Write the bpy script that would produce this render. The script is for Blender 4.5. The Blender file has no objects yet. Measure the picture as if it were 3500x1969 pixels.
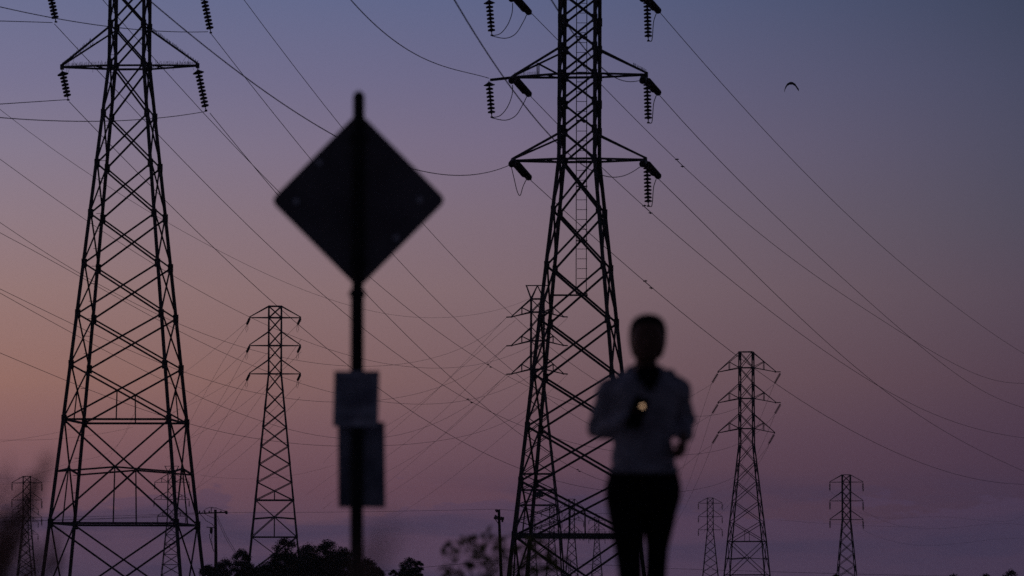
import bpy, math, random
import numpy as np
from mathutils import Vector, Matrix
random.seed(7)
sc = bpy.context.scene
col = sc.collection

# ------------------------------------------------------------------ camera
FPX = 15700.0                      # focal length in photo pixels (photo 3500 x 1969)
PITCH = math.atan(1101.5 / FPX)
CAMZ = 0.40
HAZE = 0.00007
cd = bpy.data.cameras.new('camera')
cam = bpy.data.objects.new('camera', cd); col.objects.link(cam)
cd.sensor_width = 36.0; cd.lens = FPX / 3500 * 36.0
cd.clip_start = 0.5; cd.clip_end = 20000
cam.location = (0, 0, CAMZ)
cam.rotation_euler = (math.pi/2 + PITCH, 0, 0)
cd.dof.use_dof = True; cd.dof.focus_distance = 290.0; cd.dof.aperture_fstop = 4.0
sc.camera = cam
sc.view_settings.view_transform = 'Standard'; sc.view_settings.look = 'None'
sc.view_settings.exposure = 0.0; sc.view_settings.gamma = 1.0
sc.cycles.use_denoising = False

# ------------------------------------------------------------------ sky
def lin(c):
    return tuple(((v/255)/12.92 if v/255 <= 0.04045 else ((v/255+0.055)/1.055)**2.4) for v in c)
w = bpy.data.worlds.new('World'); sc.world = w; w.use_nodes = True
nt = w.node_tree; N = nt.nodes; L = nt.links; N.clear()
def nd(t, **k):
    n = N.new(t)
    for a, b in k.items(): setattr(n, a, b)
    return n
def mth(op, a, b=None, clamp=False):
    n = nd('ShaderNodeMath', operation=op, use_clamp=clamp)
    for i, v in enumerate((a, b)):
        if v is None: continue
        if isinstance(v, (int, float)): n.inputs[i].default_value = v
        else: L.new(v, n.inputs[i])
    return n.outputs[0]
tc = nd('ShaderNodeTexCoord'); sep = nd('ShaderNodeSeparateXYZ')
L.new(tc.outputs['Generated'], sep.inputs[0])
az = mth('ARCTAN2', sep.outputs[0], sep.outputs[1])
el = mth('ARCSINE', sep.outputs[2])
SKY = {  # elevation given as the photo row it shows in; sRGB at left, middle, right of frame
 -9000: ((24,28,46),(22,26,44),(18,22,38)),
 -2500: ((70,74,100),(64,67,92),(46,49,66)),
 0:    ((108,112,145),(94,101,136),(60,67,90)),
 280:  ((121,116,145),(108,104,134),(70,73,96)),
 500:  ((134,123,142),(119,107,131),(75,75,95)),
 750:  ((145,124,132),(125,107,120),(79,75,91)),
 1000: ((152,121,118),(128,105,111),(84,72,86)),
 1300: ((153,112,102),(120,93,98),(81,63,77)),
 1500: ((137,97,98),(107,80,91),(74,56,74)),
 1680: ((118,83,92),(97,69,83),(70,53,72)),
 1800: ((101,76,91),(93,68,86),(67,52,71)),
 1969: ((85,68,87),(86,66,86),(62,53,74)),
 2200: ((50,44,60),(52,44,60),(38,36,50)),
 3500: ((18,17,20),(17,16,20),(14,14,18)),
}
cr = []
lo, hi = -0.10, 0.75
def ele(py): return (2086-py)/FPX
keys = sorted(SKY.keys(), reverse=True)
def ramp(idx):
    n = nd('ShaderNodeValToRGB'); r = n.color_ramp
    pos = [(ele(k)-lo)/(hi-lo) for k in keys]
    r.elements[0].position = max(0, pos[0]); r.elements[0].color = (*lin(SKY[keys[0]][idx]), 1)
    r.elements[1].position = min(1, pos[-1]); r.elements[1].color = (*lin(SKY[keys[-1]][idx]), 1)
    for k, p in list(zip(keys, pos))[1:-1]:
        e = r.elements.new(p); e.color = (*lin(SKY[k][idx]), 1)
    return n
t = mth('DIVIDE', mth('SUBTRACT', el, lo), hi-lo, True)
ramps = [ramp(i) for i in range(3)]
for r in ramps: L.new(t, r.inputs[0])
def mrange(v, a, b, sm=True):
    n = nd('ShaderNodeMapRange', interpolation_type='SMOOTHSTEP' if sm else 'LINEAR'); n.clamp = True
    L.new(v, n.inputs[0]); n.inputs[1].default_value = a; n.inputs[2].default_value = b
    return n.outputs[0]
def mix(f, a, b):
    n = nd('ShaderNodeMix', data_type='RGBA')
    if isinstance(f, (int, float)): n.inputs[0].default_value = f
    else: L.new(f, n.inputs[0])
    for i, v in ((6, a), (7, b)):
        if isinstance(v, tuple): n.inputs[i].default_value = (*v, 1)
        else: L.new(v, n.inputs[i])
    return n.outputs[2]
fl = mrange(az, -0.125, 0.0, False)
fr0 = mrange(az, 0.0, 0.118, False)
fr1 = mrange(mth('MULTIPLY', az, -1.0), 0.9, 2.2)      # the side away from the sunset is the dim one
c = mix(fl, ramps[0].outputs[0], ramps[1].outputs[0])
c = mix(mth('MAXIMUM', fr0, fr1), c, ramps[2].outputs[0])
# low bank of cloud: ragged top edge, a little bluer and darker than the glow behind it
mp = nd('ShaderNodeMapping'); L.new(tc.outputs['Generated'], mp.inputs[0]); mp.inputs['Scale'].default_value = (1, 1, 3.2)
nz = nd('ShaderNodeTexNoise'); nz.inputs['Scale'].default_value = 36; nz.inputs['Detail'].default_value = 7; nz.inputs['Roughness'].default_value = 0.6
L.new(mp.outputs[0], nz.inputs[0])
edge = mth('ADD', el, mth('MULTIPLY', mth('SUBTRACT', nz.outputs[0], 0.5), -0.028))
bank = mth('SUBTRACT', 1.0, mrange(edge, ele(1741), ele(1721)))
inside = mrange(el, ele(2030), ele(1800))
c = mix(mth('MULTIPLY', bank, 0.42), c, lin((80,64,90)))
mp2 = nd('ShaderNodeMapping'); L.new(tc.outputs['Generated'], mp2.inputs[0]); mp2.inputs['Scale'].default_value = (1, 1, 7); mp2.inputs['Location'].default_value = (3.1, 0, 0)
nz2 = nd('ShaderNodeTexNoise'); nz2.inputs['Scale'].default_value = 14; nz2.inputs['Detail'].default_value = 5
L.new(mp2.outputs[0], nz2.inputs[0])
streak = mth('MULTIPLY', mrange(nz2.outputs[0], 0.46, 0.62), mth('SUBTRACT', 1.0, mrange(el, ele(1760), ele(1560))))
c = mix(mth('MULTIPLY', streak, 0.6), c, lin((62,55,80)))
bg = nd('ShaderNodeBackground'); L.new(c, bg.inputs[0]); bg.inputs[1].default_value = 1.0
dim = mrange(sep.outputs[1], -0.3, 0.6)                # the sky opposite the afterglow is much darker
L.new(mth('ADD', mth('MULTIPLY', dim, 0.42), 0.58), bg.inputs[1])
wo = nd('ShaderNodeOutputWorld'); L.new(bg.outputs[0], wo.inputs[0])

# last of the afterglow, low on the left
sd = bpy.data.lights.new('sun', 'SUN'); sd.energy = 0.02; sd.angle = math.radians(12); sd.color = (1.0, 0.62, 0.42)
sun = bpy.data.objects.new('sun', sd); col.objects.link(sun)
sun.rotation_euler = (math.radians(87), 0, math.radians(180+35))

# ------------------------------------------------------------------ helpers
CT, ST = math.cos(PITCH), math.sin(PITCH)
def P(px, py, Y):
    u = (px-1750)/FPX; v = (984.5-py)/FPX
    d = Vector((u, CT - v*ST, ST + v*CT))
    d *= Y/d.y
    return Vector((d.x, d.y, d.z + CAMZ))
KS = {'F':(0,0,0.736),'K1':(0,0,2.07),'K2':(0,600,2.07),'K3':(0,1269,2.07),'K4':(800,200,1.811),'K5':(800,1000,1.4955),
 'K6':(1600,0,2.07),'K7':(1600,600,2.07),'K8':(1600,1269,2.07),'K9':(2400,1100,1.6667),'K10':(2700,1400,2.546),
 'K11':(2600,0,2.07),'K12':(2150,500,1.6104),'L1':(1650,1600,3.926),'L2':(600,1000,2.07),'L3':(1250,1000,2.07),
 'L4':(0,1500,3.09),'L5':(550,1550,3.458),'L6':(1950,1050,2.416),'L7':(1950,1500,3.09),'L8':(2300,1500,3.09),'S':(0,0,1.0)}
def K(k, x, y):
    a = KS[k]; return (a[0]+x/a[2], a[1]+y/a[2])

def link(o, parent=None):
    col.objects.link(o)
    if parent: o.parent = parent
    return o
def tag(o, label=None, cat=None, group=None, kind=None):
    if label: o['label'] = label
    if cat: o['category'] = cat
    if group: o['group'] = group
    if kind: o['kind'] = kind
    return o
def empty(name, loc, rz=0.0):
    o = bpy.data.objects.new(name, None); link(o); o.location = loc; o.rotation_euler = (0, 0, rz); return o

class MB:
    def __init__(s): s.v = []; s.f = []; s.m = []
    def add(s, vs, fs, mi=0):
        b = len(s.v); s.v += [tuple(x) for x in vs]; s.f += [tuple(b+i for i in f) for f in fs]; s.m += [mi]*len(fs)
    def prism(s, a, b, sec, up=Vector((0, 0, 1))):
        a = Vector(a); b = Vector(b); d = b-a
        if d.length < 1e-6: return
        d.normalize()
        if abs(d.dot(up)) > 0.97: up = Vector((0, 1, 0))
        x = d.cross(up).normalized(); y = x.cross(d).normalized()
        n = len(sec)
        vs = [p + x*sx + y*sy for p in (a, b) for sx, sy in sec]
        fs = [(i, (i+1) % n, n+(i+1) % n, n+i) for i in range(n)] + [tuple(range(n-1, -1, -1)), tuple(range(n, 2*n))]
        s.add(vs, fs)
    def bar(s, a, b, w, h=None):
        h = h or w; s.prism(a, b, [(-w/2, -h/2), (w/2, -h/2), (w/2, h/2), (-w/2, h/2)])
    def angle(s, a, b, w):
        t = w*0.14; k = w/2
        s.prism(a, b, [(-k, -k), (k, -k), (k, -k+t), (-k+t, -k+t), (-k+t, k), (-k, k)])
    def box(s, c, d):
        c = Vector(c); x, y, z = d[0]/2, d[1]/2, d[2]/2
        vs = [c+Vector((i*x, j*y, k*z)) for k in (-1, 1) for j in (-1, 1) for i in (-1, 1)]
        s.add(vs, [(0, 2, 3, 1), (4, 5, 7, 6), (0, 1, 5, 4), (2, 6, 7, 3), (0, 4, 6, 2), (1, 3, 7, 5)])
    def tube(s, pts, rad, n=6):
        pts = [Vector(p) for p in pts]
        if not isinstance(rad, (list, tuple)): rad = [rad]*len(pts)
        base = len(s.v); up = None; rings = []
        for i, p in enumerate(pts):
            d = (pts[min(i+1, len(pts)-1)] - pts[max(i-1, 0)])
            d = d.normalized() if d.length > 1e-9 else Vector((0, 0, 1))
            if up is None:
                up = Vector((0, 0, 1)) if abs(d.z) < 0.9 else Vector((0, 1, 0))
            x = d.cross(up).normalized(); up = x.cross(d).normalized()
            rings.append([p + (x*math.cos(2*math.pi*k/n) + up*math.sin(2*math.pi*k/n))*rad[i] for k in range(n)])
        vs = [q for r in rings for q in r]
        fs = [(i*n+k, i*n+(k+1) % n, (i+1)*n+(k+1) % n, (i+1)*n+k) for i in range(len(pts)-1) for k in range(n)]
        fs += [tuple(range(n-1, -1, -1)), tuple((len(pts)-1)*n+k for k in range(n))]
        s.add(vs, fs)
    def lathe(s, a, axis, prof, n=10):
        """prof: list of (distance along axis, radius)"""
        a = Vector(a); d = Vector(axis).normalized()
        up = Vector((0, 0, 1)) if abs(d.z) < 0.9 else Vector((0, 1, 0))
        x = d.cross(up).normalized(); y = x.cross(d).normalized()
        vs = [a + d*t + (x*math.cos(2*math.pi*k/n)+y*math.sin(2*math.pi*k/n))*r for t, r in prof for k in range(n)]
        m = len(prof)
        fs = [(i*n+k, i*n+(k+1) % n, (i+1)*n+(k+1) % n, (i+1)*n+k) for i in range(m-1) for k in range(n)]
        fs += [tuple(range(n-1, -1, -1)), tuple((m-1)*n+k for k in range(n))]
        s.add(vs, fs)
    def rings(s, secs, n=20):
        """closed loft of horizontal ellipses (x, y, z, rx, ry)"""
        vs = [Vector((x+rx*math.cos(2*math.pi*k/n), y+ry*math.sin(2*math.pi*k/n), z)) for x, y, z, rx, ry in secs for k in range(n)]
        m = len(secs)
        fs = [(i*n+k, i*n+(k+1) % n, (i+1)*n+(k+1) % n, (i+1)*n+k) for i in range(m-1) for k in range(n)]
        fs += [tuple(range(n-1, -1, -1)), tuple((m-1)*n+k for k in range(n))]
        s.add(vs, fs)
    def ball(s, c, r, n=12, m=8):
        if not isinstance(r, tuple): r = (r, r, r)
        secs = [(c[0], c[1], c[2]+r[2]*math.sin(-math.pi/2+math.pi*(i+0.15)/(m+0.3-0.0)), r[0]*max(0.05, math.cos(-math.pi/2+math.pi*(i+0.15)/(m+0.3))), r[1]*max(0.05, math.cos(-math.pi/2+math.pi*(i+0.15)/(m+0.3)))) for i in range(m+1)]
        s.rings(secs, n)
    def build(s, name, mat, parent=None, smooth=False, org=None):
        me = bpy.data.meshes.new(name)
        vs = s.v if org is None else [tuple(Vector(v)-org) for v in s.v]
        me.from_pydata(vs, [], s.f); me.update()
        for m in (mat if isinstance(mat, list) else [mat]): me.materials.append(m)
        if isinstance(mat, list): me.polygons.foreach_set('material_index', s.m)
        if smooth: me.polygons.foreach_set('use_smooth', [True]*len(me.polygons))
        o = bpy.data.objects.new(name, me); link(o, parent)
        if org is not None: o.location = org
        return o

def mat(name, c1, c2, rough=0.6, metal=0.0, scale=3.0, bump=0.0, spec=0.5):
    m = bpy.data.materials.new(name); m.use_nodes = True
    t = m.node_tree; b = t.nodes['Principled BSDF']
    tcn = t.nodes.new('ShaderNodeTexCoord'); n = t.nodes.new('ShaderNodeTexNoise')
    n.inputs['Scale'].default_value = scale; n.inputs['Detail'].default_value = 6
    t.links.new(tcn.outputs['Object'], n.inputs[0])
    r = t.nodes.new('ShaderNodeValToRGB'); r.color_ramp.elements[0].color = (*c1, 1); r.color_ramp.elements[1].color = (*c2, 1)
    r.color_ramp.elements[0].position = 0.35; r.color_ramp.elements[1].position = 0.65
    t.links.new(n.outputs[0], r.inputs[0]); t.links.new(r.outputs[0], b.inputs['Base Color'])
    b.inputs['Roughness'].default_value = rough; b.inputs['Metallic'].default_value = metal
    b.inputs['Specular IOR Level'].default_value = spec
    if bump:
        bp = t.nodes.new('ShaderNodeBump'); bp.inputs['Strength'].default_value = bump; bp.inputs['Distance'].default_value = 0.01
        t.links.new(n.outputs[0], bp.inputs['Height']); t.links.new(bp.outputs[0], b.inputs['Normal'])
    return m
M = dict(
 steel=mat('weathered_steel', (.10,.10,.10), (.16,.16,.155), .75, 0.0, 1.5, .1, .2),
 steel2=mat('galvanised_steel', (.13,.13,.135), (.2,.2,.2), .7, 0.0, 4, .1, .2),
 wire=mat('aluminium_wire', (.08,.08,.08), (.13,.13,.13), .7, 0.0, 1, 0, .2),
 porcelain=mat('brown_porcelain', (.05,.035,.03), (.09,.06,.05), .45, 0.0, 4, 0, .2),
 timber=mat('creosoted_timber', (.03,.022,.018), (.07,.05,.04), .9, 0.0, 6, .5, .1),
 signback=mat('sign_aluminium', (.19,.165,.175), (.26,.235,.245), .6, 0.0, 5, .05, .15),
 post=mat('dark_steel_post', (.03,.03,.03), (.05,.05,.05), .65, 0.0, 8, .2, .2),
 paper=mat('weathered_paper', (.42,.42,.5), (.88,.88,.95), .9, 0.0, 9, .1, .1),
 paper2=mat('darker_paper', (.26,.26,.32), (.5,.5,.56), .9, 0.0, 9, .1, .1),  # darker paper tone for the long lower notice
 ink=mat('printed_ink', (.34,.34,.42), (.6,.6,.66), .9, 0.0, 9),
 bolt=mat('zinc_bolt', (.85,.85,.87), (.9,.9,.92), .5, 0.0, 9),
 hoodie=mat('grey_blue_knit', (.42,.39,.42), (.62,.58,.61), .95, 0.0, 14, .3, .05),
 black=mat('black_stretch_cloth', (.012,.012,.014), (.022,.022,.025), .9, 0.0, 12, .2, .05),
 skin=mat('skin', (.22,.11,.075), (.3,.16,.11), .6, 0.0, 12, .05, .2),
 hair=mat('black_hair', (.01,.008,.008), (.02,.017,.015), .7, 0.0, 40, .3, .1),
 eye=mat('eye_white', (.5,.5,.5), (.6,.6,.6), .3, 0.0, 5),
 lip=mat('lip', (.3,.1,.09), (.36,.14,.12), .5, 0.0, 5),
 phone=mat('phone_glass', (.01,.01,.012), (.02,.02,.022), .2, 0.0, 5),
 sole=mat('rubber_sole', (.5,.5,.5), (.6,.6,.6), .8, 0.0, 5),
 leaf=mat('dark_leaf', (.02,.03,.015), (.05,.065,.03), .8, 0.0, 2, 0, .1),
 leaf2=mat('olive_leaf', (.10,.12,.03), (.38,.34,.08), .7, 0.0, 7, 0, .2),
 drygrass=mat('dry_grass', (.34,.2,.15), (.5,.3,.22), .9, 0.0, 8, 0, .1),
 bark=mat('bark', (.04,.03,.025), (.09,.07,.055), .9, 0.0, 5, .6, .1),
 ground=mat('marsh_ground', (.05,.05,.03), (.12,.10,.06), .95, 0.0, .4, .5, .1),
 path=mat('packed_gravel_path', (.16,.14,.12), (.24,.21,.18), .95, 0.0, 8, .5, .1),
 bird=mat('gull_feather', (.04,.04,.045), (.08,.08,.085), .8, 0.0, 8),
)
lm = bpy.data.materials.new('phone_lamp'); lm.use_nodes = True
b_ = lm.node_tree.nodes['Principled BSDF']; b_.inputs['Emission Color'].default_value = (1, .62, .38, 1); b_.inputs['Emission Strength'].default_value = 0.7
b_.inputs['Base Color'].default_value = (.9, .8, .7, 1)
M['lamp'] = lm

# ------------------------------------------------------------------ ground
gm = MB()
xs = [-4000, -1500, -600, -200, -60, -20, -8, -3, 3, 8, 20, 60, 200, 600, 1500, 4000]
ys = [-300, -60, -20, -5, 2, 6, 12, 20, 40, 80, 160, 320, 640, 1200, 2500, 5000, 9000]
gv = []
for y in ys:
    for x in xs:
        far = max(abs(x), abs(y))
        gv.append((x, y, -0.02 - (0.0 if far < 41 else 0.12*random.random())))
nx = len(xs)
gm.add(gv, [(j*nx+i, j*nx+i+1, (j+1)*nx+i+1, (j+1)*nx+i) for j in range(len(ys)-1) for i in range(nx-1)])
tag(gm.build('ground', M['ground'], smooth=True), kind='structure')
pm = MB()
pm.add([(-1.6, -20, 0), (1.8, -20, 0), (2.3, 18, 0), (2.6, 40, 0), (-0.6, 40, 0), (-1.0, 18, 0)], [(0, 1, 2, 5), (5, 2, 3, 4)])
tag(pm.build('path', M['path']), kind='structure')

# ------------------------------------------------------------------ insulators
def ins_mesh(mb, a, b, pitch=0.146, r=0.136, hat=False, n=10):
    a = Vector(a); b = Vector(b); d = b-a; Ln = d.length; d.normalize()
    mb.tube([a, b], 0.02, 6)
    k = max(2, int(round((Ln-0.22)/pitch))); p0 = 0.1
    st = (Ln-0.2)/k
    for i in range(k):
        o = p0 + st*i
        mb.lathe(a + d*o, d, [(0, .03), (.02, .06), (st*0.30, r*0.8), (st*0.40, r), (st*0.74, r*.97), (st*.80, .05), (st*.98, .03)], n)
    if hat:
        mb.lathe(a + d*0.05, d, [(0, .03), (.05, .10), (.12, .23), (.14, .23), (.16, .05)], 12)
    # clamp
    mb.box(b + d*0.03, (0.10, 0.05, 0.06))

def face_pts(w, z, f):
    h = w/2
    c = [(-h, -h), (h, -h), (h, h), (-h, h)]
    a, b = c[f], c[(f+1) % 4]
    return Vector((a[0], a[1], z)), Vector((b[0], b[1], z))

def tower(name, label, group, cx, cpy, Y, phi, prof, nodes, arms, girts=(), hangs=(), mids=(), leg=.12, dg=.06,
          top_v=None, near=False, cat='power pylon', heavy=1.0, tilt=0.0):
    """prof: [(py, width px)], nodes: X-bay levels, arms: dicts"""
    az_ = math.atan((cx-1750)/FPX); rz = -(az_ + math.radians(phi))
    base = P(cx, cpy, Y); base.x -= tilt*base.z; base.z = 0
    root = empty(name, base, rz); root.rotation_euler[1] = tilt; tag(root, label, cat, group)
    s = FPX/(Y*1.0)
    zz = lambda py: P(cx, py, Y).z
    pr = sorted(prof)
    last = pr[-1]; prev = pr[-2]
    pyg = 2086 + CAMZ*s
    if last[0] < pyg:
        sl = (last[1]-prev[1])/(last[0]-prev[0]); pr.append((pyg, last[1]+sl*(pyg-last[0])))
    def W(py):
        for (a, wa), (b, wb) in zip(pr, pr[1:]):
            if py <= b or b == pr[-1][0]:
                return (wa + (wb-wa)*(py-a)/(b-a))/s/math.cos(math.radians(phi))
    steel = M['steel']
    seg = (lambda m, a, b, w_: m.angle(a, b, w_)) if near else (lambda m, a, b, w_: m.bar(a, b, w_*0.9))
    brk = [p for p, _ in pr]
    # legs
    for i, (sx, sy) in enumerate(((-1, -1), (1, -1), (1, 1), (-1, 1))):
        m = MB()
        for a, b in zip(brk, brk[1:]):
            wa, wb = W(a)/2, W(b)/2
            seg(m, (sx*wa, sy*wa, zz(a)), (sx*wb, sy*wb, max(0, zz(b))), leg)
        if near:
            for n_ in nodes:
                if brk[0] < n_ < pyg:
                    h = W(n_)/2; m.box((sx*h - sx*.02, sy*(h+.005), zz(n_)), (.22, .02, .34)); m.box((sx*(h+.005), sy*h - sy*.02, zz(n_)+.02), (.02, .22, .34))
        m.box((sx*W(pyg)/2, sy*W(pyg)/2, .1), (.5, .5, .3))
        m.build('leg', steel, root)
    # lacing on each face
    zl = nodes
    for f in range(4):
        m = MB()
        for a, b in zip(zl, zl[1:]):
            a0, a1 = face_pts(W(a), zz(a), f); b0, b1 = face_pts(W(b), max(0, zz(b)), f)
            nrm = (a1-a0).cross(Vector((0, 0, 1))).normalized()
            e = nrm*dg*0.6
            h0, h1 = (heavy, 1) if f == 0 else ((1, heavy) if f == 2 else (1, 1)); seg(m, a0+e, b1+e, dg*h0); seg(m, a1-e, b0-e, dg*h1)
            # crossing point
            wa, wb = (a1-a0).length, (b1-b0).length; tt = wa/(wa+wb)
            X = a0.lerp(b1, tt)
            if b in hangs or a in hangs:
                if b in hangs: seg(m, X, (b0+b1)/2, dg*0.75)
            if (a, b) in mids:
                la = a0.lerp(b0, 0.505); lb = a1.lerp(b1, 0.505)
                m.bar(la, X + Vector((0, 0, -.02)), dg); m.bar(lb, X + Vector((0, 0, -.02)), dg)
        m.build('lacing', steel, root)
    for g in girts:
        m = MB()
        for f in range(4):
            a, b = face_pts(W(g), zz(g), f); seg(m, a, b, dg*1.25)
        m.build('girt', steel, root)
    # cap frame
    m = MB()
    for f in range(4):
        a, b = face_pts(W(brk[0]), zz(brk[0]), f); seg(m, a, b, dg*1.1)
    if top_v:
        h = W(brk[0])/2; vy, vw = top_v
        zt = zz(vy); hw = vw/2/s
        for sx in (-1, 1):
            for sy in (-1, 1):
                m.bar((sx*h, sy*h, zz(brk[0])), (sx*hw, 0, zt), dg); m.bar((sx*h, sy*h, zz(brk[0])), (0, 0, zt), dg*.9)
        m.bar((-hw-.1, 0, zt), (hw+.1, 0, zt), dg*1.1)
    m.build('top_frame', steel, root)
    ends = []
    for ar in arms:
        for side in (-1, 1):
            tip = ar['tip'][0 if side < 0 else 1]
            if tip is None: continue
            m = MB()
            tx = tip[0]/s; tz = zz(tip[1])
            hb = W(ar['py'])/2; ht = W(ar['top'])/2
            zb, zt = zz(ar['py']), zz(ar['top'])
            T = Vector((tx, 0, tz))
            for sy in (-1, 1):
                B = Vector((side*hb, sy*hb, zb)); U = Vector((side*ht, sy*ht, zt))
                seg(m, B, T + Vector((0, sy*.06, 0)), dg*1.1); seg(m, U, T + Vector((0, sy*.06, .08)), dg*1.0)
                if ar.get('post'):
                    q = .48
                    Q = B.lerp(T, q); R = U.lerp(T, q)
                    m.bar(Q, R, dg*.8); m.bar(R, Vector((side*hb, sy*hb, zb)), dg*.8)
                if near:
                    for q in (.33, .66):
                        m.bar(B.lerp(T, q), Vector((B.x, -B.y, B.z)).lerp(T, q-.2), dg*.5)
            m.box(T, (.12, .22, .2))
            ext = ar.get('ext', {}).get(side)
            E = T.copy()
            if ext:
                E = Vector((ext[0]/s, 0, zz(ext[1]))); m.bar(T, E, dg*1.3)
            if ar.get('bar') and side < 0 or ar.get('bar') == 2:
                pass
            o = m.build('crossarm', steel, root)
            ends.append((side, T, E, o, ar))
            st = ar.get('string')
            if st:
                dx, dz, dy = st[0 if side < 0 else 1]
                mi = MB(); e0 = E + Vector((0, 0, -.12))
                ins_mesh(mi, e0, e0 + Vector((dx, dy, -dz)), hat=near, r=.152 if near else .16, n=10 if near else 7)
                mi.build('insulator_string', M['porcelain'], o, smooth=False)
        for sy in (-1, 1):
            pass
        m = MB()
        for f in range(4):
            a, b = face_pts(W(ar['py']), zz(ar['py']), f); seg(m, a, b, dg*1.2)
        m.build('girt', steel, root)
    return root, base, rz, s, zz, W, ends

def to_local(root, base, rz, p):
    return root.rotation_euler.to_matrix().inverted() @ (Vector(p) - base)

# ================================================================== tower A : near left
YA = 182.0
nodesA = [-430,-303,-171,-39, 89, 221, 395, 566, 738, 908, 1081, 1254, 1440, 1792, 2115]
strA = [(.28, 1.18, -.1), (.37, 1.66, -.1)]
rA = tower('lattice_pylon', 'large lattice pylon with spiked crossarms left of the diamond sign', 'two large near pylons',
  443.5-0, 221, YA, 10.4, [(-430,112),(221,117),(1440,356),(2115,490)], nodesA,
  [dict(py=230, top=96, tip=[(-236,228),(236,226)], string=strA),
   dict(py=-39, top=-171, tip=[(-282,-39),(250,-39)], string=strA),
   dict(py=-303, top=-430, tip=[(-236,-303),(236,-303)], string=strA)],
  girts=(1440,1792), hangs=(1440,), mids=((1440,1792),), leg=.14, dg=.068, near=True, tilt=.0045)
root, base, rz, s, zz, W, ends = rA
# posts under the big panel crossing, down to the lower girt
for f in range(4):
    m = MB(); a0, a1 = face_pts(W(1440), zz(1440), f); b0, b1 = face_pts(W(1792), zz(1792), f)
    X = a0.lerp(b1, (a1-a0).length/((a1-a0).length+(b1-b0).length)); m.angle(X, (b0+b1)/2, .055)
    m.build('post', M['steel'], root)
# climbing pegs on the far left leg
for i in range(28):
    m = MB(); py = 60 + i*60
    h = W(py)/2; m.bar((-h-.02, h, zz(py)), (-h-.26, h, zz(py)), .02)
    m.build('climbing_peg', M['steel'], root)
# bird spikes on the crossarms
for side, T, E, o, ar in ends:
    if ar['py'] < -100: continue
    m = MB()
    hb = W(ar['py'])/2; ht = W(ar['top'])/2
    for sy in (-1, 1):
        for A, frac in ((Vector((side*hb, sy*hb, zz(ar['py']))), 1.0), (Vector((side*ht, sy*ht, zz(ar['top']))), .62 if side < 0 else .95)):
            n_ = int((A-T).length*frac/.045)
            for i in range(n_):
                q = T.lerp(A, frac*i/n_) + Vector((0, 0, .03))
                ln = .11 + .05*random.random()
                d = Vector((random.uniform(-.03, .03), random.uniform(-.05, .05), ln))
                if random.random() < .07: d = Vector((random.uniform(-.12, .12), 0, random.choice((-1, .8))*random.uniform(.15, .3)))
                m.bar(q, q+d, .009)
    tag(m.build('bird_spikes', M['steel'], o), kind='stuff')

# ================================================================== tower B : near, right of centre
YB = 182.0
nodesB = [-620,-525,-430,-335,-240,-145,-22, 70, 165, 258, 352, 447, 548, 724, 914, 1098, 1284, 1463, 1649, 1835, 2120]
DX = lambda a, b: ((b[0]-a[0])/86.0, (b[1]-a[1])/86.0)
rB = tower('lattice_pylon', 'large lattice pylon with a ladder behind the jogger', 'two large near pylons',
  1982, 258, YB, 8.0, [(-620,118),(548,122),(1835,378),(2120,436)], nodesB,
  [dict(py=548, top=460, tip=[(-231,548),(228,548)]),
   dict(py=258, top=168, tip=[(-228,262),(230,258)], ext={-1:(-312,270)}),
   dict(py=-22, top=-112, tip=[(-228,-20),(230,-22)], ext={-1:(-312,-14)})],
  girts=(1835,), hangs=(1835,), leg=.15, dg=.078, near=True, tilt=.006, heavy=1.12)
root, base, rz, s, zz, W, ends = rB
tl = lambda p: to_local(root, base, rz, p)
m = MB(); g = zz(1835); h = W(1835)/2
m.bar((-h, -h-.03, g), (h, -h-.03, g), .12, .22); m.build('girt', M['steel'], root)
# ladder
m = MB()
L0, L1, Ly = 1972, 2007, YB
def LP(px, py): return tl(P(px, py, YB))
m.bar(LP(L0, -560), LP(L0-3, 1005), .03); m.bar(LP(L1, -560), LP(L1-3, 1005), .03)
for i in range(46):
    py = -560 + i*33.6
    m.bar(LP(L0, py), LP(L1, py), .022)
m.build('ladder', M['steel'], root)
m = MB(); m.bar(LP(1884, 1009), LP(2009, 1009), .07); m.build('platform_beam', M['steel'], root)
for py in (126, 412, 637, 823, 1003):
    m = MB(); m.bar(LP(1970, py), LP(2008, py), .05); m.bar(LP(1989, py), tl(P(1989, py, YB)) + Vector((0, W(py)/2, 0)), .05)
    m.build('ladder_bracket', M['steel'], root)
# number plate on the brace, and bird spikes along the lowest girt and braces
m = MB(); q = tl(P(1843, 1690, YB-2)); m.box(q, (.32, .03, .2)); pb_ = m.build('number_plate', M['steel2'], root)
m = MB()
for i in range(150):
    x_ = -h + 2*h*i/150; q = Vector((x_, -h-.03, g+(.10 if i % 2 else -.10))); m.bar(q, q+Vector((random.uniform(-.03, .03), 0, (.09 if i % 2 else -.07))), .012)
tag(m.build('bird_spikes', M['steel'], root), kind='stuff')
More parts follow.
